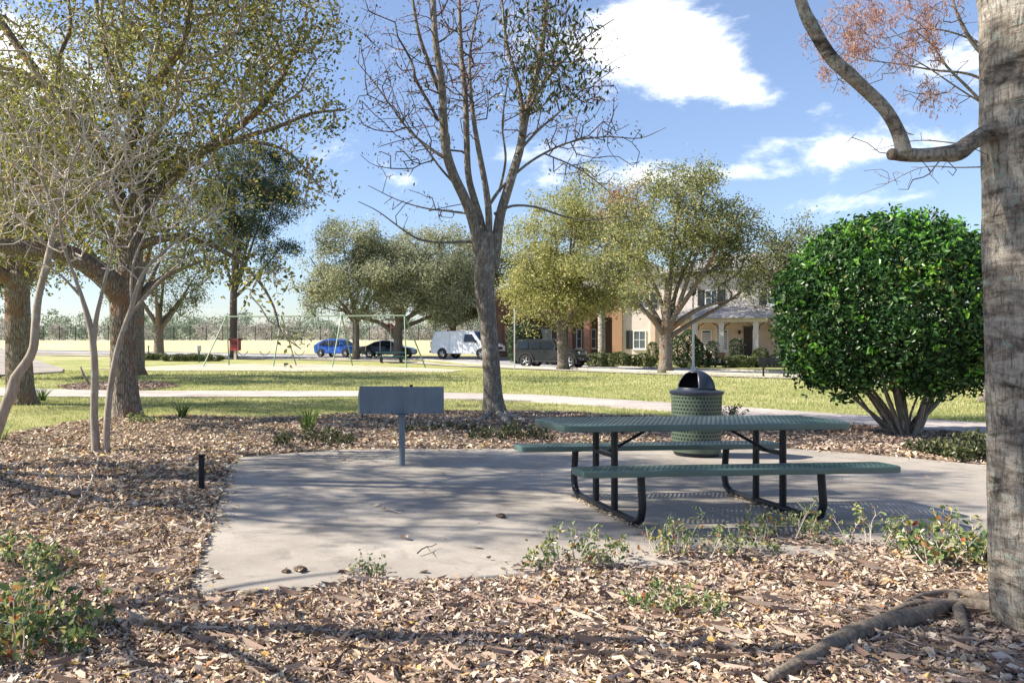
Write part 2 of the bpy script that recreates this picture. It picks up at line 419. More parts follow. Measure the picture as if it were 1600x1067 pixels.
def mulch_bed():
    s = 0.10
    xs = np.arange(-9, 16, s); ys = np.arange(-3, 19, s); X, Y = np.meshgrid(xs, ys)
    inside = inpoly(X, Y, MULCH); ins = inpoly(X, Y, [(a, b) for a, b in SLAB])
    Z = mulch_z(X, Y); Z = np.where(ins, -0.06, Z)
    e = 0.5
    nb = np.zeros_like(Z, bool)
    for dx, dy in ((4, 0), (-4, 0), (0, 4), (0, -4)): nb |= np.roll(np.roll(ins, dx, 1), dy, 0)
    Z = np.where(nb & ~ins, 0.035 + (Z - .03) * .35, Z)
    ny, nx = X.shape; V = np.stack([X, Y, Z], -1).reshape(-1, 3)
    i = (np.arange(ny - 1)[:, None] * nx + np.arange(nx - 1)[None])
    keep = inside[:-1, :-1] & inside[1:, 1:] & inside[1:, :-1] & inside[:-1, 1:]
    i = i[keep]; Q = np.stack([i, i + 1, i + nx + 1, i + nx], -1).reshape(-1, 4)
    used = np.unique(Q); rm = np.full(len(V), -1); rm[used] = np.arange(len(used))
    tag(mesh_np('mulch_bed', V[used], rm[Q], M_mulch, smooth=True), kind='structure')
mulch_bed()
slab = sheet('patio', SLAB, M_conc, 0.03, 0.14, 3.0)
sheet('path', PATH, M_path, 0.035, 0.06, 1.0)
sheet('planting_bed', MULCH2, M_mulch, 0.03, 0, 0.6, 0.15)
sheet('pavement', PAD, M_conc, 0.09, 0.12, 2.0)
sheet('bare_soil', SANDP, M_sand, 0.03, 0, 1.0, 0.7)
# the street: a ribbon along a centre line
def ribbon(name, pts, w0, w1, mat, h, thick=0.0, step=1.5):
    C = catmull([(x, y, 0) for x, y in pts], step)[:, :2]
    T = np.gradient(C, axis=0); T /= np.linalg.norm(T, axis=1)[:, None]; Nn = np.stack([-T[:, 1], T[:, 0]], 1)
    cols = []
    for w in (w0, (w0 + w1) / 2, w1):
        p = C + Nn * w; cols.append(np.column_stack([p, G(p[:, 0], p[:, 1]) + h]))
    if thick: cols = [cols[0] - [0, 0, thick]] + cols + [cols[-1] - [0, 0, thick]]
    k = len(cols); V = np.stack(cols, 1).reshape(-1, 3); i = np.arange(len(C) - 1)[:, None] * k + np.arange(k - 1)[None]
    Q = np.stack([i, i + k, i + k + 1, i + 1], -1).reshape(-1, 4)[:, ::-1]
    o = mesh_np(name, V, Q, mat); tag(o, kind='structure'); return o
STREET = [(60, 18), (36, 26), (26, 34.5), (20, 43), (15.3, 54), (8.5, 64.5), (2.0, 70.5), (-6, 74.5), (-25, 82), (-60, 92), (-130, 112)]
ribbon('street', STREET, -2.6, 3.2, M_asph, 0.03)
ribbon('kerb', STREET, 2.62 + .6, 2.80 + .6, M_path, 0.12, 0.12)
ribbon('kerb', STREET, -2.80, -2.62, M_path, 0.10, 0.10)
ribbon('pavement', STREET, 5.0, 6.3, M_path, 0.05)
# ---------------------------------------------------------------- leaves and branching
def leaf_mesh(name, C, size, mat, parent=None, aspect=0.5, updir=0.0, fold=0.25, rng=rs, out=None, kind='stuff', five=False, down=False):
    """one small folded leaf at each centre; size scalar or array"""
    n = len(C); size = np.broadcast_to(np.asarray(size, float), (n,)) * rng.uniform(.65, 1.25, n)
    A = rng.randn(n, 3)
    if down: A[:, 2] -= 1.5
    A /= np.linalg.norm(A, axis=1)[:, None]
    Nn = rng.randn(n, 3); 
    if updir: Nn[:, 2] += updir
    if out is not None: Nn += out
    Nn -= A * (Nn * A).sum(1)[:, None]; Nn /= np.linalg.norm(Nn, axis=1)[:, None] + 1e-9
    B = np.cross(Nn, A); s = size[:, None]; w = s * aspect
    up = Nn * s * fold * aspect
    V0 = C - A * s * .5; V2 = C + A * s * .5
    L = C - A * s * .02 + B * w * .5 + up; Rr = C - A * s * .02 - B * w * .5 + up
    if not five:
        V = np.stack([V0, Rr, V2, L], 1).reshape(-1, 3)
        i = np.arange(n)[:, None] * 4
        Q = np.concatenate([i + [0, 1, 2], i + [0, 2, 3]], 0)
    else:
        L2 = C + A * s * .25 + B * w * .42 + up; R2 = C + A * s * .25 - B * w * .42 + up
        L1 = C - A * s * .22 + B * w * .46 + up; R1 = C - A * s * .22 - B * w * .46 + up
        V = np.stack([V0, R1, R2, V2 + Nn * s * .05, L2, L1], 1).reshape(-1, 3)
        i = np.arange(n)[:, None] * 6
        Q = np.concatenate([i + [0, 1, 2, 3], i + [0, 3, 4, 5]], 0)
    o = mesh_np(name, V, Q, mat, parent)
    if kind: o['kind'] = kind
    return o
def dendrite(skel, att, step=0.25, bf=0.35, tip=0.006, e=2.3, jit=0.06, droop=0.0, zmin=None, rng=rs, capf=0.6, curve=.35):
    """skel: list of (n,4) arrays xyz+r. returns nodes, parents, radii, and index of tips"""
    P = []; par = []; rad = []; plen = []; ok = []; D = []
    for s in skel:
        for j, q in enumerate(s):
            p = q[:3]
            if j == 0:
                if P:
                    A = np.array(P); k = int(np.argmin(((A - p) ** 2).sum(1))); 
                else: k = -1
            else: k = len(P) - 1
            P.append(p); par.append(k); rad.append(q[3]); plen.append(0 if k < 0 else plen[k] + float(np.linalg.norm(p - P[k])))
            D.append((p - P[k]) / (np.linalg.norm(p - P[k]) + 1e-9) if k >= 0 else np.array([0, 0, 1.]))
            ok.append(zmin is None or p[2] > zmin)
    ns = len(P); cap_ = ns + len(att) * 14
    NP = np.zeros((cap_, 3)); NP[:ns] = P; PAR = np.full(cap_, -1); PAR[:ns] = par
    PL = np.zeros(cap_); PL[:ns] = plen; OK = np.zeros(cap_, bool); OK[:ns] = ok
    DD = np.zeros((cap_, 3)); DD[:ns] = D
    d0 = np.array([np.min(((NP[:ns][OK[:ns]] - a) ** 2).sum(1)) for a in att])
    n = ns; tips = []; pen = np.where(OK, 0, 1e9)
    for a in att[np.argsort(d0)]:
        d = np.sqrt(((NP[:n] - a) ** 2).sum(1)); cost = d + bf * PL[:n] + np.where(OK[:n], 0, 1e9)
        k = int(np.argmin(cost)); L = d[k]
        m = min(13, max(1, int(L / step))); p0 = NP[k]
        c = p0 + DD[k] * L * curve; t = (np.arange(1, m + 1) / m)[:, None]
        q = (1 - t) ** 2 * p0 + 2 * t * (1 - t) * c + t ** 2 * a
        if m > 1: q[:-1] += rng.randn(m - 1, 3) * jit * min(L, 1.2) * .5
        if droop: q[:, 2] -= droop * (t[:, 0] ** 2) * L
        prev = k
        for j in range(m):
            if n >= cap_: break
            NP[n] = q[j]; PAR[n] = prev; dl = q[j] - NP[prev]; l = np.linalg.norm(dl); PL[n] = PL[prev] + l; DD[n] = dl / (l + 1e-9)
            OK[n] = True; prev = n; n += 1
        tips.append(n - 1)
    W = np.zeros(n); W[tips] += tip ** e
    for i in range(n - 1, ns - 1, -1):
        W[i] = max(W[i], tip ** e)
        if PAR[i] >= 0: W[PAR[i]] += W[i]
    RAD = np.zeros(n); RAD[:ns] = rad; RAD[ns:] = W[ns:] ** (1 / e)
    for i in range(ns, n):
        RAD[i] = min(RAD[i], (capf if PAR[i] < ns else 1.0) * RAD[PAR[i]])
        RAD[i] = max(RAD[i], tip)
    return NP[:n], PAR[:n], RAD, ns, np.array(tips)
def twig_mesh(name, NP, PAR, RAD, ns, mat, parent, sides=4, rmin=0.0, kind='stuff', rmax=9):
    i = np.arange(ns, len(NP)); i = i[(RAD[i] >= rmin) & (RAD[i] < rmax)]
    a = NP[PAR[i]]; b = NP[i]; r1 = RAD[i]; r0 = np.minimum(RAD[PAR[i]], r1 * 1.35)
    T = b - a; l = np.linalg.norm(T, axis=1)[:, None] + 1e-9; T /= l; a = a - T * r0[:, None] * .5
    ref = np.where(np.abs(T[:, 1:2]) < .9, [[0, 1., 0]], [[1., 0, 0]]); U = np.cross(T, ref); U /= np.linalg.norm(U, axis=1)[:, None]; W = np.cross(T, U)
    an = np.arange(sides) * 2 * math.pi / sides
    c, s = np.cos(an), np.sin(an)
    R0 = a[:, None] + r0[:, None, None] * (c[None, :, None] * U[:, None] + s[None, :, None] * W[:, None])
    R1 = b[:, None] + r1[:, None, None] * (c[None, :, None] * U[:, None] + s[None, :, None] * W[:, None])
    V = np.concatenate([R0, R1], 1).reshape(-1, 3); k = np.arange(sides); k2 = (k + 1) % sides
    base = np.arange(len(i))[:, None, None] * 2 * sides
    Q = (base + np.stack([k, k2, k2 + sides, k + sides], -1)[None]).reshape(-1, 4)
    o = mesh_np(name, V, Q, mat, parent, smooth=True)
    if kind: o['kind'] = kind
    return o
def limb_mesh(name, S, mat, parent, n=12, rough=0.03, seed=0, flute=0.0, lobes=7):
    V, Q = tube_geo(S[:, :3], S[:, 3], n, True, rough, lobes, seed, flute)
    return mesh_np(name, V, Q, mat, parent, smooth=True)
def ell_pts(ells, n, rng=rs, shell=0.0, zmin=None):
    """random points inside a union of ellipsoids (cx,cy,cz,rx,ry,rz)"""
    vol = np.array([e[3] * e[4] * e[5] for e in ells]); k = rng.choice(len(ells), n, p=vol / vol.sum())
    E = np.array(ells)[k]; d = rng.randn(n, 3); d /= np.linalg.norm(d, axis=1)[:, None]
    r = rng.uniform(shell ** 3, 1, n) ** (1 / 3.)
    P = E[:, :3] + d * r[:, None] * E[:, 3:]
    if zmin is not None: P = P[P[:, 2] > zmin]
    return P
def clumped(ells, n, per, sig, rng=rs, shell=0.0):
    return scatter(ell_pts(ells, max(1, n // per), rng, shell), per, sig, rng)
def scatter(pts, per, sig, rng=rs, squash=.8):
    C = np.repeat(pts, per, 0); return C + rng.randn(len(C), 3) * sig * [1, 1, squash]
def px_limb(pts, Y0, dY=0.0, base=None, step=0.18):
    """limb from (px, py, radius) photo points at depth Y0, drifting by dY along its length"""
    n = len(pts); out = []
    for i, p in enumerate(pts):
        Y = Y0 + dY * i / max(1, n - 1) + (p[3] if len(p) > 3 else 0)
        out.append([*pp(p[0], p[1], Y), p[2]])
    return catmull(np.array(out), step)
def tree(name, label, base, skel, att, mats, leaf=None, cat='tree', group=None, twig_tip=0.006, bf=.35, sides=4, zmin=None, droop=0.0,
         trunk_n=20, flute=0.05, rmin=0.0, step=.25, rng=rs, jit=.06, seed=3, limb_n=10, rough=.03, curve=.35, e=2.3):
    """everything is given in world space and shifted to the base"""
    base = np.array(base, float)
    root = thing(name, label, cat, base, 0, group)
    sk = [np.column_stack([s[:, :3] - base, s[:, 3]]) for s in skel]
    limb_mesh('trunk', sk[0], mats[0], root, trunk_n, rough, seed, flute)
    for i, s in enumerate(sk[1:]): limb_mesh('limb', s, mats[0], root, limb_n, rough, seed + i)
    NP, PAR, RAD, ns, tips = dendrite(sk, att - base, step=step, bf=bf, tip=twig_tip, zmin=zmin, droop=droop, rng=rng, jit=jit, curve=curve, e=e)
    twig_mesh('twigs', NP, PAR, RAD, ns, mats[1], root, sides, rmin)
    if leaf: 
        for lf in (leaf if isinstance(leaf, list) else [leaf]):
            sel = tips if lf.get('frac', 1) >= 1 else tips[rng.rand(len(tips)) < lf['frac']]
            T = NP[sel]
            if 'where' in lf: T = T[lf['where'](T + base)]
            if len(T) == 0: continue
            C = scatter(T, lf['per'], lf['sig'], rng, lf.get('squash', .8))
            C = C[C[:, 2] + base[2] > lf.get('floor', 0.3)]
            out = None
            leaf_mesh(lf.get('name', 'crown'), C, lf['size'], lf['mat'], root, lf.get('aspect', .5), lf.get('up', .4), rng=rng, out=out, five=lf.get('five', False), down=lf.get('down', False))
    return root
# ---------------------------------------------------------------- the trees
M_oakbark = barkmat('oak_bark', (0.06, 0.046, 0.036), (0.40, 0.34, 0.28), warm=(0.30, 0.15, 0.075), sc=1.0, dist=0.05, lichen=(0.30, 0.31, 0.26), lich_amt=0.40)
M_farbark = barkmat('far_bark', (0.08, 0.065, 0.05), (0.27, 0.235, 0.20), sc=.6, dist=0.05)
M_maplebark = barkmat('maple_bark', (0.085, 0.07, 0.057), (0.38, 0.335, 0.28), sc=1.1, furrow=.5, dist=0.02, lichen=(0.36, 0.36, 0.32), lich_amt=0.44)
M_twigdark = simple('dark_twig', (0.10, 0.075, 0.06), 0.9, var=.4, scale=20)
M_twiggrey = simple('grey_twig', (0.40, 0.35, 0.29), 0.9, var=.35, scale=20)
M_palebark = barkmat('crape_myrtle_bark', (0.26, 0.21, 0.16), (0.50, 0.44, 0.37), sc=.9, furrow=.2, dist=0.004, lichen=(0.42, 0.44, 0.38), lich_amt=0.42)
M_paletwig = simple('pale_twig', (0.50, 0.44, 0.37), 0.85, var=.3, scale=20)
def smoothbark():
    m, nt, b = newmat('lichen_bark')
    v = coords(nt, (.8, .8, 2.4)); v3 = coords(nt, (1, 1, .25))
    f = noise(nt, v, 5, 8, .7, .5); g = noise(nt, v, 13, 7, .7, .6); fi = noise(nt, v3, 55, 5, .75)
    c = ramp(nt, f, [(0.36, (0.06, 0.05, 0.042)), (0.45, (0.26, 0.22, 0.175)), (0.58, (0.52, 0.465, 0.39))])
    c = mixcol(nt, ramp(nt, g, [(0.56, (0, 0, 0)), (0.63, (.85, .85, .85))]), c, (0.36, 0.42, 0.36))
    c = mixcol(nt, ramp(nt, noise(nt, v, 3.0, 5, .6), [(0.56, (0, 0, 0)), (0.68, (.75, .75, .75))]), c, (0.58, 0.56, 0.50))
    c = mixcol(nt, ramp(nt, fi, [(0.36, (.8, .8, .8)), (0.52, (0, 0, 0))]), c, (0.075, 0.062, 0.05))
    nt.links.new(c, b.inputs['Base Color']); b.inputs['Roughness'].default_value = 0.9; b.inputs['Specular IOR Level'].default_value = .2
    hh = N_(nt, 'ShaderNodeMath', {0: fi, 1: g}, operation='ADD').outputs[0]
    bump(nt, b, hh, 1.0, 0.022)
    return m
M_lichen = smoothbark()
M_rootbark = barkmat('root_bark', (0.10, 0.08, 0.06), (0.36, 0.30, 0.235), sc=1.4, furrow=.3, dist=0.01)
L_oak = leafmat('oak_leaf', [(0.0, (0.08, 0.095, 0.03)), (0.40, (0.18, 0.195, 0.06)), (0.68, (0.36, 0.36, 0.085)), (0.92, (0.55, 0.50, 0.10)), (1.0, (0.36, 0.20, 0.08))], .5, .42)
L_dusty = leafmat('dusty_oak_leaf', [(0.0, (0.159, 0.177, 0.091)), (0.5, (0.354, 0.366, 0.22)), (1.0, (0.61, 0.61, 0.403))], .38, .45)
L_yel = leafmat('yellow_green_leaf', [(0.0, (0.18, 0.198, 0.06)), (0.5, (0.384, 0.39, 0.132)), (1.0, (0.648, 0.6, 0.264))], .4, .45)
L_olive = leafmat('olive_leaf', [(0.0, (0.081, 0.1, 0.037)), (0.5, (0.175, 0.194, 0.075)), (1.0, (0.338, 0.35, 0.15))], .35, .45)
L_pine = leafmat('dark_conifer_leaf', [(0.0, (0.029, 0.052, 0.04)), (0.6, (0.063, 0.098, 0.069)), (1.0, (0.149, 0.184, 0.115))], .2, .6)
L_red = leafmat('russet_leaf', [(0.0, (0.24, 0.075, 0.045)), (0.5, (0.36, 0.15, 0.08)), (1.0, (0.42, 0.28, 0.13))], .4)
L_samara = leafmat('red_seed', [(0.0, (0.20, 0.04, 0.03)), (0.6, (0.36, 0.10, 0.08)), (1.0, (0.42, 0.25, 0.16))], .4)
L_dark = leafmat('dark_green_leaf', [(0.0, (0.03, 0.05, 0.02)), (0.6, (0.07, 0.10, 0.03)), (1.0, (0.20, 0.20, 0.06))], .35, .4)
L_rust = leafmat('rust_needle', [(0.0, (0.30, 0.13, 0.09)), (0.5, (0.46, 0.25, 0.19)), (1.0, (0.56, 0.38, 0.30))], .45)
L_bush = leafmat('glossy_holly_leaf', [(0.0, (0.014, 0.040, 0.012)), (0.5, (0.034, 0.095, 0.024)), (0.99, (0.10, 0.21, 0.045)), (1.0, (0.22, 0.22, 0.06))], .28, .38, spec=.4)
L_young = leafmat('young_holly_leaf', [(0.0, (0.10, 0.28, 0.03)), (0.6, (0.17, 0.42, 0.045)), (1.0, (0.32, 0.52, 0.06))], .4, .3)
L_moss = leafmat('hanging_moss', [(0.0, (0.26, 0.25, 0.20)), (1.0, (0.44, 0.42, 0.35))], .3, .9)

def E(px, py, Y, rx, ry, rz): p = pp(px, py, Y); return (p[0], Y, p[2], rx, ry, rz)
rt = np.random.RandomState(11)

# big live oak on the left
def big_oak():
    Y = 16.3; b = pp(197, 658, Y); b[2] = 0.03
    trunk = px_limb([(199, 662, .35), (197, 640, .285), (194, 600, .255), (193, 540, .24), (193, 490, .25), (195, 450, .265), (203, 410, .22), (208, 370, .18)], Y, 0, step=.09)
    skel = [trunk,
            px_limb([(192, 470, .24), (172, 440, .22), (135, 412, .19), (95, 392, .16), (40, 388, .14), (-20, 375, .12), (-90, 330, .09)], Y, -1.2),
            px_limb([(205, 390, .18), (196, 340, .17), (170, 280, .15), (140, 220, .13), (95, 160, .11), (40, 90, .09), (-20, 0, .06), (-60, -70, .04)], Y, 1.0),
            px_limb([(206, 380, .17), (214, 320, .15), (208, 270, .13), (203, 225, .12), (222, 165, .10), (258, 110, .085), (290, 60, .07), (300, -20, .05), (320, -90, .03)], Y, -.8),
            px_limb([(210, 370, .16), (228, 325, .13), (262, 285, .115), (305, 245, .10), (350, 213, .085), (398, 178, .07), (436, 130, .055), (458, 85, .04), (480, 20, .025)], Y, 1.2),
            px_limb([(206, 372, .15), (218, 330, .12), (232, 280, .11), (225, 220, .1), (190, 150, .08), (165, 80, .06), (150, 0, .05), (130, -70, .03)], Y, 1.8),
            px_limb([(320, 237, .065), (370, 218, .05), (430, 200, .04), (485, 178, .03), (540, 172, .018)], Y, -.6),
            px_limb([(330, 228, .05), (380, 222, .035), (440, 232, .026), (475, 262, .019), (505, 300, .013)], Y - .3, -1.0),
            px_limb([(214, 385, .10), (262, 372, .07), (315, 378, .05), (365, 402, .038), (405, 440, .028), (428, 480, .02), (440, 520, .014), (470, 545, .009)], Y, -2.2),
            px_limb([(202, 400, .12), (160, 350, .1), (110, 310, .085), (60, 300, .07), (0, 290, .05)], Y, 1.4),
            px_limb([(100, 165, .07), (90, 100, .055), (110, 40, .04), (100, -40, .03)], Y + .6, .8)]
    ells = [E(110, 40, 16, 4.0, 3.4, 2.8), E(330, 110, 16.3, 2.3, 2.8, 2.6), E(20, 230, 15.8, 3.2, 3.0, 1.7), E(270, 300, 16.3, 1.7, 2.4, 1.2), E(440, 70, 16.2, 1.2, 1.8, 1.5),
            E(330, 0, 16, 2.6, 3, 2.2), E(60, 360, 16, 1.8, 2.2, .7)]
    att = np.vstack([clumped(ells, 2700, 6, .26, rt), ell_pts([E(490, 290, 15.2, .45, .5, .45), E(420, 440, 14.2, .5, .5, .5), E(520, 185, 15.8, .45, .5, .35), E(460, 530, 14.2, .3, .3, .2), E(330, 400, 15.4, 1.0, .8, .5)], 120, rt)])
    return tree('oak_tree', 'large furrowed oak with a rust-tinged limb bending left, behind the thin pale stems', b, skel, att, (M_oakbark, M_twiggrey),
                [dict(per=13, sig=.18, size=.10, mat=L_oak, up=.3), dict(name='hanging_moss', per=8, sig=.12, size=.16, aspect=.10, mat=L_moss, down=True, frac=.18)],
                twig_tip=.0065, zmin=2.4, trunk_n=40, flute=.06, rough=.018, bf=.25, jit=.09, e=2.2)
big_oak()

def far_left_oak():
    Y = 20.6; b = pp(30, 630, Y); b[2] = .02
    skel = [px_limb([(34, 634, .40), (32, 610, .33), (29, 560, .30), (28, 510, .29), (27, 460, .29), (28, 425, .25)], Y, 0, step=.1),
            px_limb([(28, 440, .2), (18, 400, .18), (10, 350, .15), (-20, 280, .11), (-40, 180, .07)], Y, 1),
            px_limb([(32, 445, .19), (55, 415, .16), (72, 385, .13), (110, 330, .1), (150, 280, .07)], Y, .5),
            px_limb([(25, 445, .19), (-10, 420, .15), (-60, 400, .12), (-130, 360, .08)], Y, -1),
            px_limb([(30, 430, .15), (45, 370, .12), (50, 300, .1), (60, 200, .06)], Y, -1)]
    ells = [E(20, 330, 21, 3.6, 3, 1.9), E(110, 400, 21, 1.3, 1.6, .7), E(-120, 300, 21, 3, 3, 3), E(60, 180, 21, 3.2, 3, 2.2), E(80, 455, 21, .7, .8, .35)]
    tree('oak_tree', 'furrowed oak trunk at the left edge, its fork above the pale concrete', b, skel, clumped(ells, 760, 5, .3, rt), (M_oakbark, M_twiggrey),
         dict(per=26, sig=.22, size=.10, mat=L_oak, up=.3), twig_tip=.008, zmin=2.2, trunk_n=32, flute=.06, rough=.018, bf=.3)
far_left_oak()

def offscreen_oaks():
    # trees beside the camera whose shade the photograph shows on the patio and the litter
    for (x, y, ht, n, lab, rx, ry) in ((-8.3, 9.7, 9.2, 1050, 'oak out of frame beside the patio, its branches shading the concrete', 4.0, 2.8), (-5.1, 4.65, 9.2, 340, 'oak out of frame near the nearest sprigs, shading the fallen leaves', 2.0, 1.1)):
        b = np.array([x, y, 0.05])
        sk = [catmull(np.array([[x, y, .02, .3 if n > 500 else .11], [x + .1, y, 1, .24 if n > 500 else .09], [x, y + .1, 2.4, .22 if n > 500 else .08], [x + .1, y, 3.2, .18 if n > 500 else .07], [x + .3, y, 4.4, .12 if n > 500 else .05], [x + .4, y, ht, .06 if n > 500 else .03]]), .2)]
        for k in range(5):
            a = k * 1.26 + 1; sk.append(catmull(np.array([[x + .1, y, 2.8 + .2 * k, .12 if n > 500 else .035], [x + 1.2 * math.cos(a), y + 1.2 * math.sin(a), 4 + .2 * k, .08 if n > 500 else .025], [x + 2.3 * math.cos(a), y + 2.0 * math.sin(a), 5.2 + .3 * k, .04 if n > 500 else .015]]), .25))
        cl = ell_pts([(x + .3, y, ht - 1.6, rx, ry, 2.6 if n > 500 else 1.3)], n // 18, rt, shell=.2); att = scatter(cl, 16, .30, rt)
        tree('oak_tree', lab, b, sk, att, (M_oakbark, M_twiggrey), dict(per=24, sig=.12, size=.10, mat=L_oak, up=.3), twig_tip=.008, zmin=2.6, bf=.3, trunk_n=24)
offscreen_oaks()

# bare multi-stemmed crape myrtles in the near left
def myrtles():
    Y = 11.25
    s = lambda pts, d=0: px_limb(pts, Y, d, step=.08)
    b = pp(158, 712, Y); b[2] = .04
    skel = [s([(151, 716, .064), (149, 690, .058), (147, 640, .052), (148, 590, .05), (146, 545, .046), (140, 505, .040), (128, 465, .03), (112, 420, .022), (98, 380, .017), (92, 330, .012)]),
            s([(168, 716, .05), (166, 690, .046), (169, 640, .044), (175, 590, .042), (184, 545, .038), (193, 515, .034), (206, 480, .030), (214, 450, .026), (230, 418, .022), (262, 388, .018), (305, 352, .013), (350, 318, .009)], -.4),
            s([(146, 540, .036), (150, 500, .032), (157, 468, .026), (166, 430, .022), (178, 385, .018), (188, 340, .014), (205, 300, .01)]),
            s([(200, 495, .026), (222, 470, .022), (248, 440, .017), (290, 405, .012), (330, 380, .008)], -.3),
            s([(150, 590, .022), (140, 600, .02), (130, 585, .018), (125, 573, .015)]),
            s([(206, 480, .02), (205, 440, .017), (212, 400, .014), (240, 340, .01)], .3),
            s([(128, 465, .02), (95, 430, .014), (70, 415, .01)])]
    att = ell_pts([E(150, 240, Y, 1.3, .9, 1.3), E(260, 310, Y, 1.0, .8, .8), E(90, 330, Y, .8, .8, .8), E(190, 400, Y, .9, .6, .35)], 700, rt)
    tree('crape_myrtle', 'bare crape myrtle of two slim upright pale stems in front of the large oak', b, skel, att, (M_palebark, M_paletwig), None, twig_tip=.0038, zmin=2.0, trunk_n=14, flute=0, bf=.3, step=.14, jit=.10, rough=.04, limb_n=10)
    Y = 11.8; b = pp(-14, 700, Y); b[2] = .04
    skel = [px_limb([(-16, 705, .085), (-4, 670, .08), (10, 632, .075), (20, 608, .078), (24, 590, .07), (40, 568, .066), (52, 545, .06), (56, 505, .055), (60, 465, .052), (70, 425, .05), (78, 390, .045), (86, 355, .04)], Y, 0, step=.08),
            px_limb([(86, 355, .03), (95, 300, .022), (120, 240, .016), (140, 180, .01)], Y),
            px_limb([(86, 355, .03), (70, 290, .022), (40, 230, .016), (10, 170, .01)], Y),
            px_limb([(84, 360, .025), (140, 300, .018), (200, 250, .012), (240, 200, .008)], Y, -.5),
            px_limb([(78, 390, .02), (40, 350, .016), (0, 320, .012), (-40, 290, .01)], Y, .4)]
    att = ell_pts([E(60, 220, Y, 1.5, 1.0, 1.0), E(170, 240, Y, .8, .8, .7), E(0, 330, Y, .8, .8, .5)], 560, rt)
    tree('crape_myrtle', 'bare crape myrtle with one crooked pale stem leaning in from the left edge', b, skel, att, (M_palebark, M_paletwig), None, twig_tip=.0038, zmin=3.0, trunk_n=14, flute=0, bf=.3, step=.14, jit=.10, rough=.05)
myrtles()

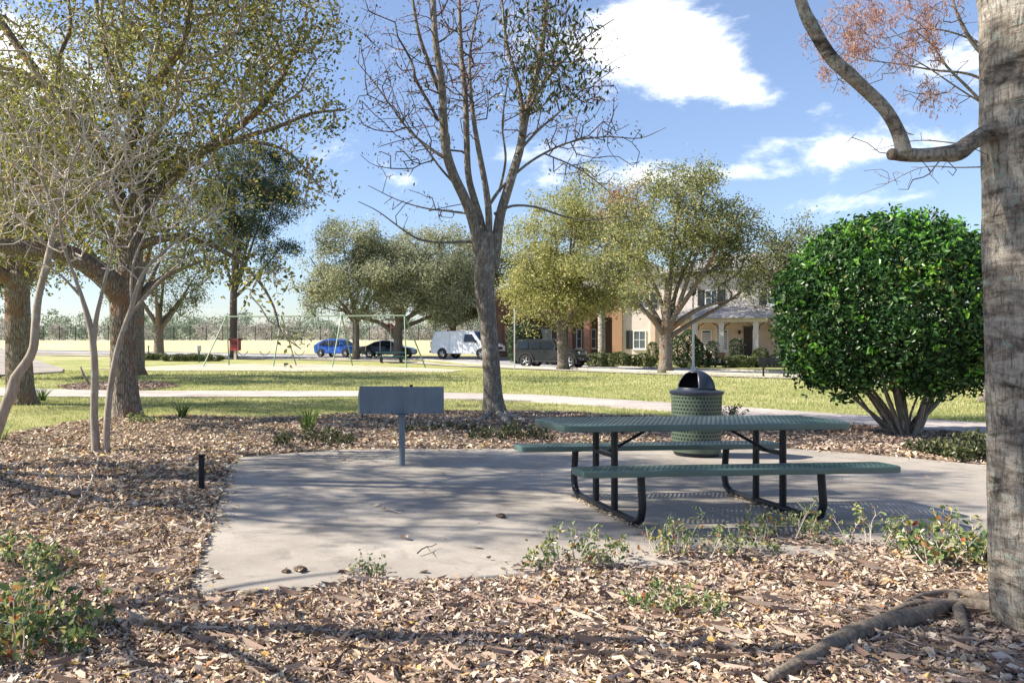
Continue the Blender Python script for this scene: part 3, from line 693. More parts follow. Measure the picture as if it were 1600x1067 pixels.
# bare maple in the middle
def maple():
    Y = 17.3; b = pp(770, 650, Y); b[2] = .03
    s = lambda pts, d=0: px_limb(pts, Y, d, step=.1)
    skel = [s([(774, 654, .29), (772, 638, .225), (770, 610, .185), (767, 560, .17), (763, 510, .172), (758, 465, .19), (757, 425, .205), (758, 392, .20), (758, 362, .16)]),
            s([(752, 430, 0.1092), (746, 385, 0.1092), (740, 350, 0.1050), (728, 315, 0.1008), (708, 272, 0.0966), (697, 235, 0.0924), (693, 190, 0.0840), (690, 130, 0.0756), (680, 60, 0.0630), (676, -30, 0.0420)], -.5),
            s([(772, 420, 0.1008), (776, 380, 0.1050), (782, 335, 0.1008), (797, 285, 0.0924), (812, 235, 0.0840), (820, 190, 0.0756), (832, 140, 0.0672), (846, 80, 0.0546), (854, 0, 0.0420), (858, -60, 0.0252)], 0.2520),
            s([(757, 400, 0.0840), (752, 350, 0.0756), (742, 315, 0.0714), (732, 275, 0.0672), (729, 215, 0.0630), (727, 150, 0.0571), (721, 90, 0.0487), (718, 20, 0.0378), (716, -50, 0.0252)], 0.4200),
            s([(762, 395, 0.0756), (764, 345, 0.0714), (760, 300, 0.0630), (750, 245, 0.0546), (742, 200, 0.0462), (736, 150, 0.0336), (735, 80, 0.0252), (750, 0, 0.0168)], -.3),
            s([(816, 212, 0.0588), (814, 160, 0.0504), (805, 115, 0.0420), (792, 70, 0.0336), (785, 10, 0.0252), (778, -50, 0.0168)], 0.2520),
            s([(690, 150, 0.0504), (672, 105, 0.0420), (655, 55, 0.0336), (645, 0, 0.0252), (638, -50, 0.0168)], -.6),
            s([(745, 378, 0.0336), (715, 378, 0.0286), (685, 379, 0.0252), (650, 372, 0.0202), (620, 352, 0.0151), (590, 330, 0.0101), (560, 315, 0.0067)], -.6),
            s([(742, 335, 0.0252), (700, 330, 0.0202), (662, 325, 0.0151), (620, 312, 0.0101), (575, 290, 0.0067)], 0.4200),
            s([(772, 335, 0.0336), (800, 322, 0.0269), (838, 324, 0.0235), (880, 338, 0.0185), (920, 344, 0.0134), (965, 340, 0.0084), (1000, 350, 0.0059)], -.5),
            s([(766, 318, 0.0378), (785, 292, 0.0319), (822, 258, 0.0269), (860, 235, 0.0227), (900, 220, 0.0185), (950, 214, 0.0143), (1000, 216, 0.0101), (1040, 200, 0.0059)], 0.3360),
            s([(700, 250, 0.0378), (672, 232, 0.0302), (640, 205, 0.0235), (610, 165, 0.0185), (585, 130, 0.0134), (560, 100, 0.0084)], 0.4200),
            s([(722, 300, 0.0252), (690, 265, 0.0218), (668, 235, 0.0168), (640, 200, 0.0126), (620, 160, 0.0084), (600, 100, 0.0050)], -.7),
            s([(826, 170, 0.0420), (850, 130, 0.0319), (880, 95, 0.0252), (915, 60, 0.0168), (960, 30, 0.0101)], -.5),
            s([(780, 300, 0.0294), (790, 250, 0.0235), (785, 200, 0.0185), (790, 150, 0.0134), (800, 90, 0.0084)], -.8),
            s([(808, 240, 0.0336), (840, 205, 0.0252), (880, 170, 0.0185), (920, 130, 0.0134), (960, 95, 0.0084), (1000, 80, 0.0050)], 0.6720),
            s([(850, 240, 0.0168), (900, 262, 0.0134), (940, 290, 0.0101), (960, 310, 0.0067)], 0.1680)]
    ells = [E(680, 110, Y, 1.2, 1.3, 1.9), E(800, 80, Y, 1.6, 1.3, 2.0), E(900, 130, Y, 1.0, 1.2, 1.2), E(930, 240, Y, 1.1, 1.0, .7), E(620, 190, Y, .9, 1, 1.2), E(660, 320, Y, .9, .8, .35), E(590, 60, Y, .5, 1, .9)]
    att = ell_pts(ells, 1100, rt)
    inr = lambda x0, x1, y0, y1: (lambda P: ((P[:, 0] * F / P[:, 1] + CX > x0) & (P[:, 0] * F / P[:, 1] + CX < x1) & (HY - (P[:, 2] - H) * F / P[:, 1] > y0) & (HY - (P[:, 2] - H) * F / P[:, 1] < y1)))
    t = tree('maple_tree', 'nearly leafless forked tree rising from the litter between the grill and the picnic table', b, skel, att, (M_maplebark, M_twigdark),
         [dict(name='seed_tufts', per=5, sig=.09, size=.05, mat=L_samara, frac=.8), dict(name='crown', per=4, sig=.2, size=.16, aspect=.36, mat=L_dark, down=True, where=inr(790, 925, -90, 175)),
          dict(name='sparse_leaves', per=2, sig=.1, size=.09, aspect=.4, mat=L_dark, down=True, frac=.3)],
         twig_tip=.0055, zmin=3.6, trunk_n=32, flute=.07, rough=.012, bf=.3, step=.2, jit=.08)
    for pts in ([(785, 648, .09), (800, 655, .06), (818, 660, .035), (835, 657, .015)], [(765, 652, .08), (752, 660, .05), (735, 666, .02)], [(780, 652, .07), (795, 666, .05), (805, 680, .02)]):
        S = px_limb(pts, Y, 0, step=.08); g = np.array([[*gp(p[0], max(p[1], 648)), 0, p[2]] for p in pts]); g[:, 2] = .04 + np.array([p[2] for p in pts]) * .3
        S = catmull(g, .08); S[:, :3] -= b; limb_mesh('root', S, M_lichen, t, 8, .06)
maple()

# big pale trunk at the right edge
def right_tree():
    Y = 4.25; b = np.array([3.30, Y, 0.04])
    w = lambda x, y, r, Y_=Y: (x, y, r)
    trunk = px_limb([(1670, 1040, .33), (1655, 1000, .26), (1640, 940, .235), (1632, 860, .222), (1628, 760, .215), (1624, 620, .212), (1620, 500, .21), (1616, 400, .21), (1616, 300, .21), (1616, 230, .215), (1614, 180, .215), (1610, 120, .205), (1608, 60, .20), (1605, 0, .198), (1590, -120, .19), (1585, -350, .17), (1590, -700, .13), (1600, -1000, .08)], Y, 0, step=.05)
    skel = [trunk,
            px_limb([(1600, 212, .062), (1570, 206, .056), (1545, 208, .045), (1520, 221, .040), (1496, 238, .044), (1470, 241, .036), (1440, 243, .033), (1415, 242, .033), (1393, 241, .027)], Y, -.1, step=.02),
            px_limb([(1412, 240, .036), (1408, 220, .032), (1398, 195, .0295), (1380, 168, .029), (1352, 140, .029), (1325, 115, .031), (1300, 92, .030), (1280, 62, .028), (1268, 40, .030), (1256, 15, .026), (1250, -20, .025), (1262, -120, .02), (1300, -260, .015)], Y - .1, 0, step=.02)]
    S = [s.copy() for s in skel]
    t = thing('lichen_tree', 'thick tree trunk with blotched grey bark at the right edge, cut-back limb reaching left', 'tree', b)
    for i, (nm, s) in enumerate(zip(('trunk', 'limb', 'limb'), S)):
        s = s.copy(); s[:, :3] -= b
        V, Q = tube_geo(s[:, :3], s[:, 3], 56 if i == 0 else 22, True, .010 if i == 0 else .02, 5, 3 + i, .03 if i == 0 else 0)
        mesh_np(nm, V, Q, M_lichen, t, smooth=True)
    ce = px_limb([(1396, 241.5, .0285), (1391, 241, .0275), (1388.5, 241, .02)], Y - .1, step=.01); V, Q = tube_geo(ce[:, :3] - b, ce[:, 3], 14)
    mesh_np('cut_end', V, Q, M_twigdark, t)
    # bare twigs around the stub
    att = ell_pts([E(1500, 250, 4.2, .14, .2, .05), E(1440, 280, 4.2, .2, .2, .05), E(1330, 225, 4.2, .12, .15, .04)], 26, rt)
    sk = [np.column_stack([s[:, :3] - b, s[:, 3]]) for s in skel]
    NP, PAR, RAD, ns, tips = dendrite(sk, att - b, step=.05, bf=.1, tip=.0014, zmin=1.9, rng=rt, jit=.06)
    twig_mesh('twigs', NP, PAR, RAD, ns, M_twigdark, t, 4)
    # surface roots
    for pts in ([(1585, 965, .05), (1540, 950, .038), (1490, 945, .032), (1445, 960, .038), (1400, 972, .043), (1350, 986, .038), (1300, 1008, .034), (1250, 1035, .027), (1200, 1060, .016)],
                [(1600, 945, .045), (1550, 938, .03), (1500, 925, .02), (1440, 930, .014), (1390, 955, .008)],
                [(1590, 950, .07), (1565, 948, .05), (1545, 953, .035)],
                [(1490, 930, .022), (1498, 955, .024), (1510, 985, .015), (1512, 1005, .006)], [(1480, 940, .02), (1420, 945, .018), (1375, 965, .01)]):
        g = np.array([[*gp(p[0], p[1], .07), .052 + p[2] * .2, p[2]] for p in pts]); S = catmull(g, .05); S[:, :3] -= b; S[:, 3] *= 1.2; S[:, 2] += .012
        V, Q = tube_geo(S[:, :3], S[:, 3], 14, True, .05, 5, 9); mesh_np('root', V, Q, M_rootbark, t, smooth=True)
right_tree()

# rusty bald cypress behind it
def cypress():
    Y = 21.5; b = pp(1562, 628, Y); b[2] = .03
    s = lambda pts, d=0: px_limb(pts, Y, d, step=.15)
    skel = [s([(1556, 632, .40), (1560, 612, .30), (1566, 580, .24), (1570, 450, .2), (1572, 300, .17), (1574, 150, .13), (1575, 0, .09), (1576, -100, .05)]),
            s([(1572, 190, .05), (1535, 160, .04), (1510, 135, .035), (1480, 105, .03), (1455, 70, .02), (1420, 40, .012)]),
            s([(1572, 120, .07), (1540, 90, .06), (1515, 60, .05), (1495, 20, .035), (1480, -30, .02)]),
            s([(1572, 150, .04), (1520, 118, .032), (1460, 110, .024), (1400, 100, .016), (1340, 92, .01), (1305, 80, .006)]),
            s([(1572, 185, .03), (1540, 165, .025), (1500, 140, .02), (1440, 100, .014), (1390, 75, .008)]),
            s([(1573, 90, .03), (1500, 55, .022), (1440, 45, .016), (1380, 60, .01), (1330, 45, .006)], .5),
            s([(1572, 260, .022), (1500, 262, .016), (1440, 262, .011), (1380, 290, .007), (1340, 305, .005)]),
            s([(1572, 235, .03), (1500, 225, .018), (1430, 220, .012), (1360, 235, .007), (1300, 225, .005)], .3)]
    att = ell_pts([E(1320, 60, Y, 1.0, 1.0, .8), E(1400, 40, Y, 1.8, 1.0, .8), E(1350, 115, Y, 1.1, .8, .3), E(1480, 80, Y, 1.0, .8, .9), E(1450, 150, Y, 1.0, .8, .35), E(1410, 275, Y, 1.2, .6, .3), E(1420, 215, Y, 1.4, .6, .15), E(1290, 130, Y, .5, .4, .3)], 300, rt)
    inr = lambda P: (P[:, 2] > 7.0) & (P[:, 0] < 14.6)
    tree('cypress_tree', 'bare cypress with drooping rust-pink needle tufts behind the blotched right trunk', b, skel, att, (M_maplebark, M_twigdark),
         [dict(name='needle_tufts', per=52, sig=.075, size=.13, aspect=.18, mat=L_rust, down=True, where=inr, frac=.4, squash=2.0), dict(name='needle_tufts', per=5, sig=.06, size=.09, aspect=.14, mat=L_rust, down=True, frac=.2)],
         twig_tip=.0065, zmin=4.0, flute=.12, trunk_n=24, bf=.2, jit=.1)
cypress()

# mid-distance and street trees
def bg_tree(name, label, px, Y, r, fork, ells, n_att, mats, leaf, nl=6, lean=0, group='trees along the street', seed=1, zmin=None, limbs=None, sides=3, tip=.02, **k):
    g = np.random.RandomState(seed)
    x = (px - CX) * Y / F; z0 = float(G(x, Y)); b = np.array([x, Y, z0])
    ells = [E(e[0], e[1], Y + e[2], e[3], e[4], e[5]) for e in ells]
    top = np.array(ells[0][:3])
    for e in list(ells):                 # uneven outline: small lobes standing out of the crown
        for q in range(5):
            d = g.randn(3); d[2] = abs(d[2]) * .8 - .2; d /= np.linalg.norm(d); f = g.uniform(.22, .42)
            ells.append((e[0] + d[0] * e[3] * .95, e[1] + d[1] * e[4] * .95, e[2] + d[2] * e[5] * .95, e[3] * f, e[4] * f, e[5] * f))
    tr = catmull(np.array([[x, Y, z0 - .05, r * 1.5], [x, Y, z0 + .35, r * 1.1], [x + lean * .5, Y, z0 + fork * .6, r], [x + lean, Y, z0 + fork, r * .95], [x + lean + (top[0] - x) * .3, Y, z0 + fork + (top[2] - z0 - fork) * .5, r * .5]]), .3)
    skel = [tr]
    if limbs:
        for L in limbs: skel.append(px_limb(L, Y, .5, step=.3))
    for i in range(nl):
        q = ell_pts([ells[i % len(ells)]], 1, g)[0]; o = np.array([x + lean, Y, z0 + fork - .1 + .25 * (i % 3)])
        c = o + (q - o) * .45; c[2] += .1 * np.linalg.norm(q - o) * (1 if q[2] < o[2] + 2 else -.3)
        skel.append(catmull(np.array([[*o, r * .55], [*c, r * .35], [*q, r * .12]]), .3))
    att = clumped(ells, int(n_att * 1.15), 5, .42, g, shell=.3)
    att = att[att[:, 2] > z0 + fork * .8 - .6]
    return tree(name, label, b, skel, att, mats, leaf, group=group, twig_tip=tip, zmin=z0 + fork - .2, sides=sides, trunk_n=14, flute=.05, bf=.3, rng=g, step=.45, seed=seed, **k)
MF = (M_farbark, M_farbark)
LF = lambda mat, per, sig, size, **k: dict(per=per, sig=sig, size=size, mat=mat, up=.5, **k)
bg_tree('oak_tree', 'dusty green street oak with dark trunk beside the blue car', 556, 68, .28, 2.6, [(545, 425, 0, 3.5, 3.2, 3.7), (500, 450, 0, 1.6, 2, 2.2), (590, 420, 1, 2.4, 3, 3.4)], 420, MF, LF(L_dusty, 78, .36, .19), seed=2)
bg_tree('oak_tree', 'dusty green street oak with a forked trunk behind the teal picnic table', 622, 67.5, .35, 2.4, [(665, 425, 0, 4.0, 3.4, 3.6), (620, 440, 0, 3, 3, 2.9), (700, 460, 0, 2.4, 2.6, 2.3)], 460, MF, LF(L_dusty, 78, .36, .19), seed=3,
        limbs=[[(620, 530, .2), (600, 508, .18), (575, 499, .14), (545, 495, .08)]])
bg_tree('oak_tree', 'dark green oak behind the silver van', 706, 74, .4, 2.6, [(735, 440, 0, 4.3, 3.4, 3.9), (790, 455, 0, 3.0, 3, 3.3), (690, 460, 0, 3, 3, 2.6)], 420, MF, LF(L_olive, 75, .4, .21), seed=4)
bg_tree('oak_tree', 'bright yellow-green oak in front of the dark off-road vehicle', 880, 52, .30, 2.2, [(880, 400, 0, 3.4, 3.2, 3.6), (850, 440, 0, 2.6, 2.6, 2.6), (935, 430, 0, 2.5, 2.6, 2.6), (905, 330, 0, 2.2, 2.2, 2.2), (890, 480, 0, 3.0, 2.4, 1.1)], 560, MF, LF(L_yel, 74, .32, .16), seed=5, lean=-.1)
bg_tree('maple_tree', 'russet-topped tree with a pale slim trunk on the verge before the brown entry', 940, 60, .24, 4.4, [(975, 318, 0, 2.8, 2.4, 2.0), (950, 360, 0, 2.4, 2.4, 2.2)], 170, (M_lichen, M_farbark),
        [LF(L_red, 30, .36, .17, frac=.7), LF(L_yel, 34, .36, .17, frac=.6)], seed=6)
bg_tree('oak_tree', 'spreading lawn oak directly behind the litter bin, one long limb reaching right', 1040, 44.5, .30, 1.9, [(1055, 345, 0, 3.1, 2.8, 2.7), (1000, 400, 0, 2.6, 2.4, 2.2), (1110, 380, 0, 2.2, 2.3, 2.2), (985, 460, 0, 1.7, 2.0, 1.1), (1150, 440, 0, 1.3, 1.5, 1.2), (1075, 290, 0, 1.9, 1.8, 1.1)], 620, (M_oakbark, M_farbark),
        [LF(L_yel, 30, .28, .14, frac=.75), LF(L_olive, 45, .28, .14, frac=.6)], seed=7,
        limbs=[[(1043, 530, 0.145), (1020, 500, 0.119), (1000, 478, 0.099), (975, 455, 0.066), (950, 440, 0.040)], [(1048, 525, 0.145), (1080, 505, 0.106), (1115, 485, 0.086), (1150, 462, 0.066), (1190, 432, 0.040)], [(1043, 520, 0.145), (1032, 470, 0.112), (1015, 430, 0.086), (1000, 390, 0.053)], [(1046, 520, 0.132), (1055, 460, 0.106), (1075, 410, 0.079), (1090, 360, 0.053)]])
bg_tree('oak_tree', 'darker sparse oak crown between the house and the clipped round bush', 1262, 42, .26, 2.4, [(1240, 415, 0, 1.6, 1.8, 1.9), (1200, 430, 0, 1.1, 1.4, 1.5), (1270, 380, 0, 1.1, 1.4, 1.1), (1215, 490, 0, .9, 1, .9)], 230, MF, LF(L_olive, 45, .30, .13), seed=8)
bg_tree('conifer_tree', 'tall dark blue-green tree with a straight bare lower trunk beside the red box', 365, 71, .3, 5.0, [(380, 300, 0, 3.6, 3.2, 3.9), (420, 330, 0, 2.4, 2.4, 2.2), (345, 350, 0, 2.4, 2.4, 2.6), (430, 400, 0, 1.5, 1.5, 1.2), (395, 240, 0, 2.4, 2, 1.8)], 330, (M_twigdark, M_twigdark),
        [LF(L_pine, 105, .36, .26, aspect=.30), LF(L_yel, 6, .4, .17, frac=.3)], seed=9, zmin=4)
bg_tree('oak_tree', 'low forked oak past the shrub border, left of the red box', 248, 72, .4, 2.4, [(250, 440, 0, 4.2, 3.2, 2.6), (190, 430, 0, 3, 3, 2.4), (300, 420, 0, 2.6, 2.6, 2.2)], 300, (M_oakbark, M_farbark), LF(L_olive, 39, .4, .19), seed=10)
bg_tree('oak_tree', 'mid-lawn oak mostly hidden behind the large oak trunk', 212, 40, .4, 3.2, [(190, 330, 0, 4.4, 4.6, 3.6), (210, 150, -2, 4.6, 4.4, 3.4), (290, 330, 0, 2.8, 3, 2.4), (90, 340, 0, 3.4, 3.4, 2.8), (320, 420, 0, 1.4, 1.6, 1.2)], 560, (M_oakbark, M_farbark), LF(L_oak, 26, .32, .15), seed=12, group='trees on the lawn')
bg_tree('oak_tree', 'oak half out of frame beyond the pale concrete', -20, 36, .4, 3.0, [(-20, 330, 0, 4.8, 5, 3.4), (20, 220, -1, 4.2, 4.4, 3.2)], 620, (M_oakbark, M_farbark), LF(L_oak, 34, .36, .17), seed=13, group='trees on the lawn')

# clipped round bush
def bush():
    Y = 13.4; b = np.array([*pp(1415, 680, Y)]); b[2] = .05; g = np.random.RandomState(5)
    t = thing('round_bush', 'large clipped ball-shaped evergreen bush on many bare grey stems', 'bush', b)
    c = pp(1391, 491, Y) - b
    tips = []
    for k in range(22):
        a = k * 2.4 + .3; ra = .15 * math.sqrt((k + .5) / 22)
        p0 = np.array([ra * math.cos(a), ra * math.sin(a), -.05]); el = g.uniform(.35, .9)
        q = c + np.array([math.cos(a) * 1.3 * g.uniform(.6, 1), math.sin(a) * 1.1 * g.uniform(.4, 1), -.75 + g.uniform(-.15, .5)])
        m = p0 + (q - p0) * .5 + np.array([0, 0, .05]) + g.randn(3) * .05
        r = g.uniform(.018, .044)
        S = catmull(np.array([[*p0, r * 1.15], [*(p0 + (m - p0) * .4 + g.randn(3) * .03), r], [*m, r * .75], [*q, r * .35]]), .08)
        limb_mesh('stem', S, M_palebark if k % 3 == 0 else M_maplebark, t, 9, .05, k)
        tips.append(S)
    d = g.randn(800, 3); d /= np.linalg.norm(d, axis=1)[:, None]; rad = np.array([1.50, 1.45, 1.42])
    att = c + d * rad * g.uniform(.55, .93, 800)[:, None]; att = att[att[:, 2] > c[2] - 1.25]
    NP, PAR, RAD, ns, tp = dendrite(tips, att, step=.15, bf=.2, tip=.004, zmin=.7, rng=g, jit=.08)
    twig_mesh('twigs', NP, PAR, RAD, ns, M_maplebark, t, 4)
    def shell(n, lo, hi):
        d = g.randn(n, 3); d /= np.linalg.norm(d, axis=1)[:, None]
        lump = 1 + .018 * np.sin(d[:, 0] * 9 + d[:, 2] * 7) + .018 * np.sin(d[:, 1] * 13 + d[:, 2] * 5 + 2) + .02 * np.sin(d[:, 0] * 23 + d[:, 2] * 19)
        r = g.uniform(lo ** 3, hi ** 3, n) ** (1 / 3.) * lump
        ctr = c + d * r[:, None] * np.array([1.61, 1.52, 1.50])
        keep = ctr[:, 2] > c[2] - 1.08 + .12 * np.sin(ctr[:, 0] * 7) + .10 * np.sin(ctr[:, 1] * 9 + 1) 
        return ctr[keep], d[keep]
    cl, cd = shell(2500, .86, 1.0)
    C = np.repeat(cl, 17, 0) + g.randn(len(cl) * 17, 3) * .075; D = np.repeat(cd, 17, 0)
    leaf_mesh('crown', C, .078, L_bush, t, .52, out=D * 1.2, rng=g, five=True)
    ci, di = shell(15000, .45, .88); leaf_mesh('inner_leaves', ci, .08, L_bush, t, .5, rng=g)
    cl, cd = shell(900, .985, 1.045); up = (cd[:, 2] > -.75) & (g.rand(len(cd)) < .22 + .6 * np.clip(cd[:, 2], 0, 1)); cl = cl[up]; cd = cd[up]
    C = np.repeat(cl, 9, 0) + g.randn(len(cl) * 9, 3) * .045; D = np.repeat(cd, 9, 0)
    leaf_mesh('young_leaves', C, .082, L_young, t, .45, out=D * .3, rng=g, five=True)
bush()
# ---------------------------------------------------------------- fallen leaves, grass, small plants
L_litter = leafmat('leaf_litter', [(0.0, (0.19, 0.125, 0.075)), (0.15, (0.33, 0.23, 0.14)), (0.35, (0.51, 0.39, 0.26)), (0.6, (0.64, 0.52, 0.365)), (0.88, (0.79, 0.70, 0.55)), (0.94, (0.52, 0.25, 0.11)), (1.0, (0.62, 0.46, 0.13))], .15, .7, big=1, spec=.25)
L_litter2 = leafmat('weathered_litter', [(0.0, (0.17, 0.125, 0.10)), (0.3, (0.31, 0.235, 0.185)), (0.6, (0.44, 0.335, 0.265)), (0.85, (0.60, 0.49, 0.405)), (1.0, (0.42, 0.25, 0.15))], .1, .8, big=1, spec=.2)
M_chip = leafmat('bark_chip', [(0.0, (0.12, 0.08, 0.06)), (0.4, (0.27, 0.185, 0.14)), (0.75, (0.42, 0.31, 0.24)), (1.0, (0.60, 0.50, 0.41))], 0, .85, big=1, spec=.15)
L_grass = leafmat('grass_blade', [(0.0, (0.15, 0.22, 0.045)), (0.4, (0.30, 0.34, 0.10)), (0.7, (0.54, 0.50, 0.22)), (1.0, (0.68, 0.61, 0.35))], .4, .7)
rl = np.random.RandomState(21)
POLYS = dict(S=[tuple(p) for p in SLAB], M=MULCH, P=PATH, M2=MULCH2, A=PAD, D=SANDP)
def area_pts(n, x0, x1, y0, y1, fn=None, rng=rl):
    P = np.column_stack([rng.uniform(x0, x1, n), rng.uniform(y0, y1, n)])
    return P if fn is None else P[fn(P[:, 0], P[:, 1])]
def in_view(x, y, m=0.4):                # keep to what could be seen, plus a margin to step aside
    u = x / np.maximum(y, .5)
    return (y > 1.5) & (u > -0.42 - m / np.maximum(y, 1)) & (u < 0.78 + m / np.maximum(y, 1))
def litter(name, P, size, aspect, mat, zf, lift=.02, flat=.55, curl=.30, rng=rl):
    """flat-lying curled leaves, six corners and a raised rim each"""
    n = len(P)
    if n == 0: return
    s = (np.broadcast_to(size, (n,)) * rng.uniform(.55, 1.35, n))[:, None]
    Nn = rng.randn(n, 3) * flat; Nn[:, 2] = 1; Nn /= np.linalg.norm(Nn, axis=1)[:, None]
    A = rng.randn(n, 3); A -= Nn * (A * Nn).sum(1)[:, None]; A /= np.linalg.norm(A, axis=1)[:, None]; B = np.cross(Nn, A)
    asp = (aspect * rng.uniform(.6, 1.35, n))[:, None]
    c = np.column_stack([P, zf(P[:, 0], P[:, 1]) + rng.uniform(0, lift, n)])
    up = Nn * s * curl * rng.uniform(-.6, 1, n)[:, None]; w = s * asp
    bend = Nn * s * .18 * rng.uniform(-1, 1, n)[:, None]
    V = np.stack([c - A * s * .5 + bend, c - A * s * .18 - B * w * .48 + up * asp, c + A * s * .22 - B * w * .40 + up * asp, c + A * s * .5 + bend,
                  c + A * s * .22 + B * w * .40 + up * asp, c - A * s * .18 + B * w * .48 + up * asp], 1).reshape(-1, 3)
    i = np.arange(n)[:, None] * 6; Q = np.concatenate([i + [0, 1, 2, 3], i + [0, 3, 4, 5]], 0)
    o = mesh_np(name, V, Q, mat); tag(o, kind='stuff'); return o
def onm(x, y): return inpoly(x, y, MULCH) & ~inpoly(x, y, POLYS['S']) & in_view(x, y, 1.2)
mz = lambda x, y: mulch_z(x, y) * np.where(y > 0, 1, 1)
def join_pts(spec):
    Ps, ss = [], []
    for (dens, x0, x1, y0, y1, size) in spec:
        P = area_pts(int(dens * (x1 - x0) * (y1 - y0)), x0, x1, y0, y1, onm); Ps.append(P); ss.append(np.full(len(P), size))
    return np.vstack(Ps), np.concatenate(ss)
P, s = join_pts([(2900, -2.6, 5.5, 2.6, 4.6, .047), (2000, -3.2, 6.5, 4.6, 6.4, .048), (900, -5, 8, 6.4, 9, .052), (420, -7, 10, 9, 13, .065), (330, -8, 14, 13, 18, .07)])
warmish = vnoise(P[:, 0], P[:, 1], .7) + .5 * rl.randn(len(P)) - .12 * (P[:, 0] - 1) > -0.3
s = s * (1 + .3 * vnoise(P[:, 1], P[:, 0], 1.9)); big = rl.rand(len(P)) < .03; s[big] *= 1.35; s = np.minimum(s, .068)
litter('leaf_litter', P[warmish], s[warmish], .50, L_litter, mz)
litter('leaf_litter', P[~warmish], s[~warmish], .50, L_litter2, mz)
P, s = join_pts([(2000, -2.6, 5.5, 2.6, 4.6, .045), (1300, -3.2, 6.5, 4.6, 6.4, .045), (380, -5, 8, 6.4, 9, .055), (200, -8, 14, 9, 18, .065)])
litter('bark_chips', P, s, .26, M_chip, mz, curl=.1, flat=.35)
P, s = join_pts([(260, -2.6, 5.5, 2.6, 4.6, .13), (160, -3.2, 6.5, 4.6, 6.4, .13), (50, -5, 8, 6.4, 9, .15)])
litter('twig_litter', P, s, .045, M_chip, mz, lift=.035, curl=0, flat=.15)
P, s = join_pts([(2600, -2.6, 5.5, 2.6, 4.6, .02), (1600, -3.2, 6.5, 4.6, 6.4, .022)])
litter('leaf_crumbs', P, s, .6, L_litter2, mz, lift=.03, curl=.3, flat=.5)
P = area_pts(9000, -13, -5, 24, 33, lambda x, y: inpoly(x, y, MULCH2)); litter('bark_chips', P, .09, .4, M_chip, lambda x, y: x * 0 + .035, curl=.3, flat=.5)
# leaves lying over the rim of the slab and thinly across it
def near_edge(x, y, d=.16):
    a = POLYS['S']; out = np.zeros(x.shape, bool)
    for dx, dy in ((d, 0), (-d, 0), (0, d), (0, -d), (d * .7, d * .7), (-d * .7, -d * .7)):
        out |= ~inpoly(x + dx, y + dy, a)
    return out
on_s = lambda x, y: inpoly(x, y, POLYS['S']) & in_view(x, y, 1)
P = area_pts(26000, -3, 9, 4.8, 12.5, lambda x, y: on_s(x, y) & near_edge(x, y, .18)); kk = rl.rand(len(P)) < np.where(near_edge(P[:, 0], P[:, 1], .07), .8, .13) * (1.2 + vnoise(P[:, 0], P[:, 1], 2)); P = P[kk]
litter('leaf_litter', P, .055, .5, L_litter, lambda x, y: x * 0 + .036, lift=.01, flat=.25)
P = area_pts(900, -3, 9, 5, 12, on_s); P = P[rl.rand(len(P)) < .25 + .5 * (vnoise(P[:, 0], P[:, 1], .9) > .3)]
litter('leaf_crumbs', P, .022, .4, L_litter2, lambda x, y: x * 0 + .035, lift=.004, flat=.2)
for px, py, w in ((905, 884, .36), (1110, 866, .45), (1228, 842, .34), (1345, 856, .36), (1500, 884, .34), (575, 905, .15)):
    x, y = gp(px, py, .03); n = int(w * 900); Q_ = np.column_stack([rl.normal(x, w * .55, n), rl.normal(y - .04, .09, n)]); Q_ = Q_[inpoly(Q_[:, 0], Q_[:, 1], POLYS['S'])]
    litter('leaf_litter', Q_, .046, .5, L_litter2, lambda x, y: x * 0 + .036, lift=.02, flat=.4)
# single fallen leaves on the patio
for k, (px, py) in enumerate([(600, 797), (693, 741), (660, 768), (783, 808), (848, 742), (632, 842), (745, 855), (560, 888), (470, 893), (445, 889), (436, 925), (662, 893), (813, 741), (538, 722), (1100, 900), (1450, 745), (690, 774), (900, 760), (588, 790), (418, 742)]):
    x, y = gp(px, py, .035); o = litter('fallen_leaf', np.array([[x, y]]), .075, .6, L_litter2 if k % 2 else L_litter, lambda x, y: x * 0 + .04, lift=.005, flat=.25, curl=.6)
    o['kind'] = 'thing'; tag(o, 'dry curled leaf lying alone on the concrete patio', 'leaf', 'single leaves on the patio')
# twigs lying on the ground
M_stick = simple('dry_stick', (0.42, 0.34, 0.27), .9, var=.3, scale=15)
def stick(name, lab, cat, pts, r, z=.05, sub=(), m=None):
    g = [(*gp(a, b, z), z + c) for a, b, c in pts]; o0 = np.array(g[0]); mb = MB()
    P = catmull(np.array(g), .06) - o0; P[1:-1] += rl.randn(len(P) - 2, 3) * .006
    mb.tube(P, np.linspace(r, r * .45, len(P)), 6)
    for q in sub:
        h = catmull(np.array([(*gp(a, b, z), z + c) for a, b, c in q]), .06) - o0; mb.tube(h, np.linspace(r * .6, r * .3, len(h)), 5)
    o = mb.build(name, m or M_stick, smooth=True); o.location = tuple(o0); tag(o, lab, cat)
stick('dead_branch', 'slender pale dead branch lying on the litter below the crooked stem', 'branch', [(155, 714, .0), (150, 735, .03), (138, 770, .04), (122, 795, .05), (100, 822, .04), (82, 842, .02)], .011, sub=[[(122, 795, .05), (146, 778, .05), (170, 755, .03)], [(128, 786, .05), (126, 770, .09), (122, 762, .12)]])
stick('twig', 'thin twig lying on the patio in front of the grill', 'twig', [(596, 793, 0), (610, 797, .01), (627, 800, 0)], .006)
stick('twig', 'forked brown twig on the patio left of the picnic table', 'twig', [(652, 864, 0), (668, 857, .01), (683, 851, .01)], .005, sub=[[(668, 857, .01), (676, 866, 0)]], m=M_twigdark)
stick('stick', 'pale broken stick half sunk in the litter at the bottom middle', 'stick', [(958, 1032, .01), (972, 1038, .03), (986, 1046, .01)], .012)
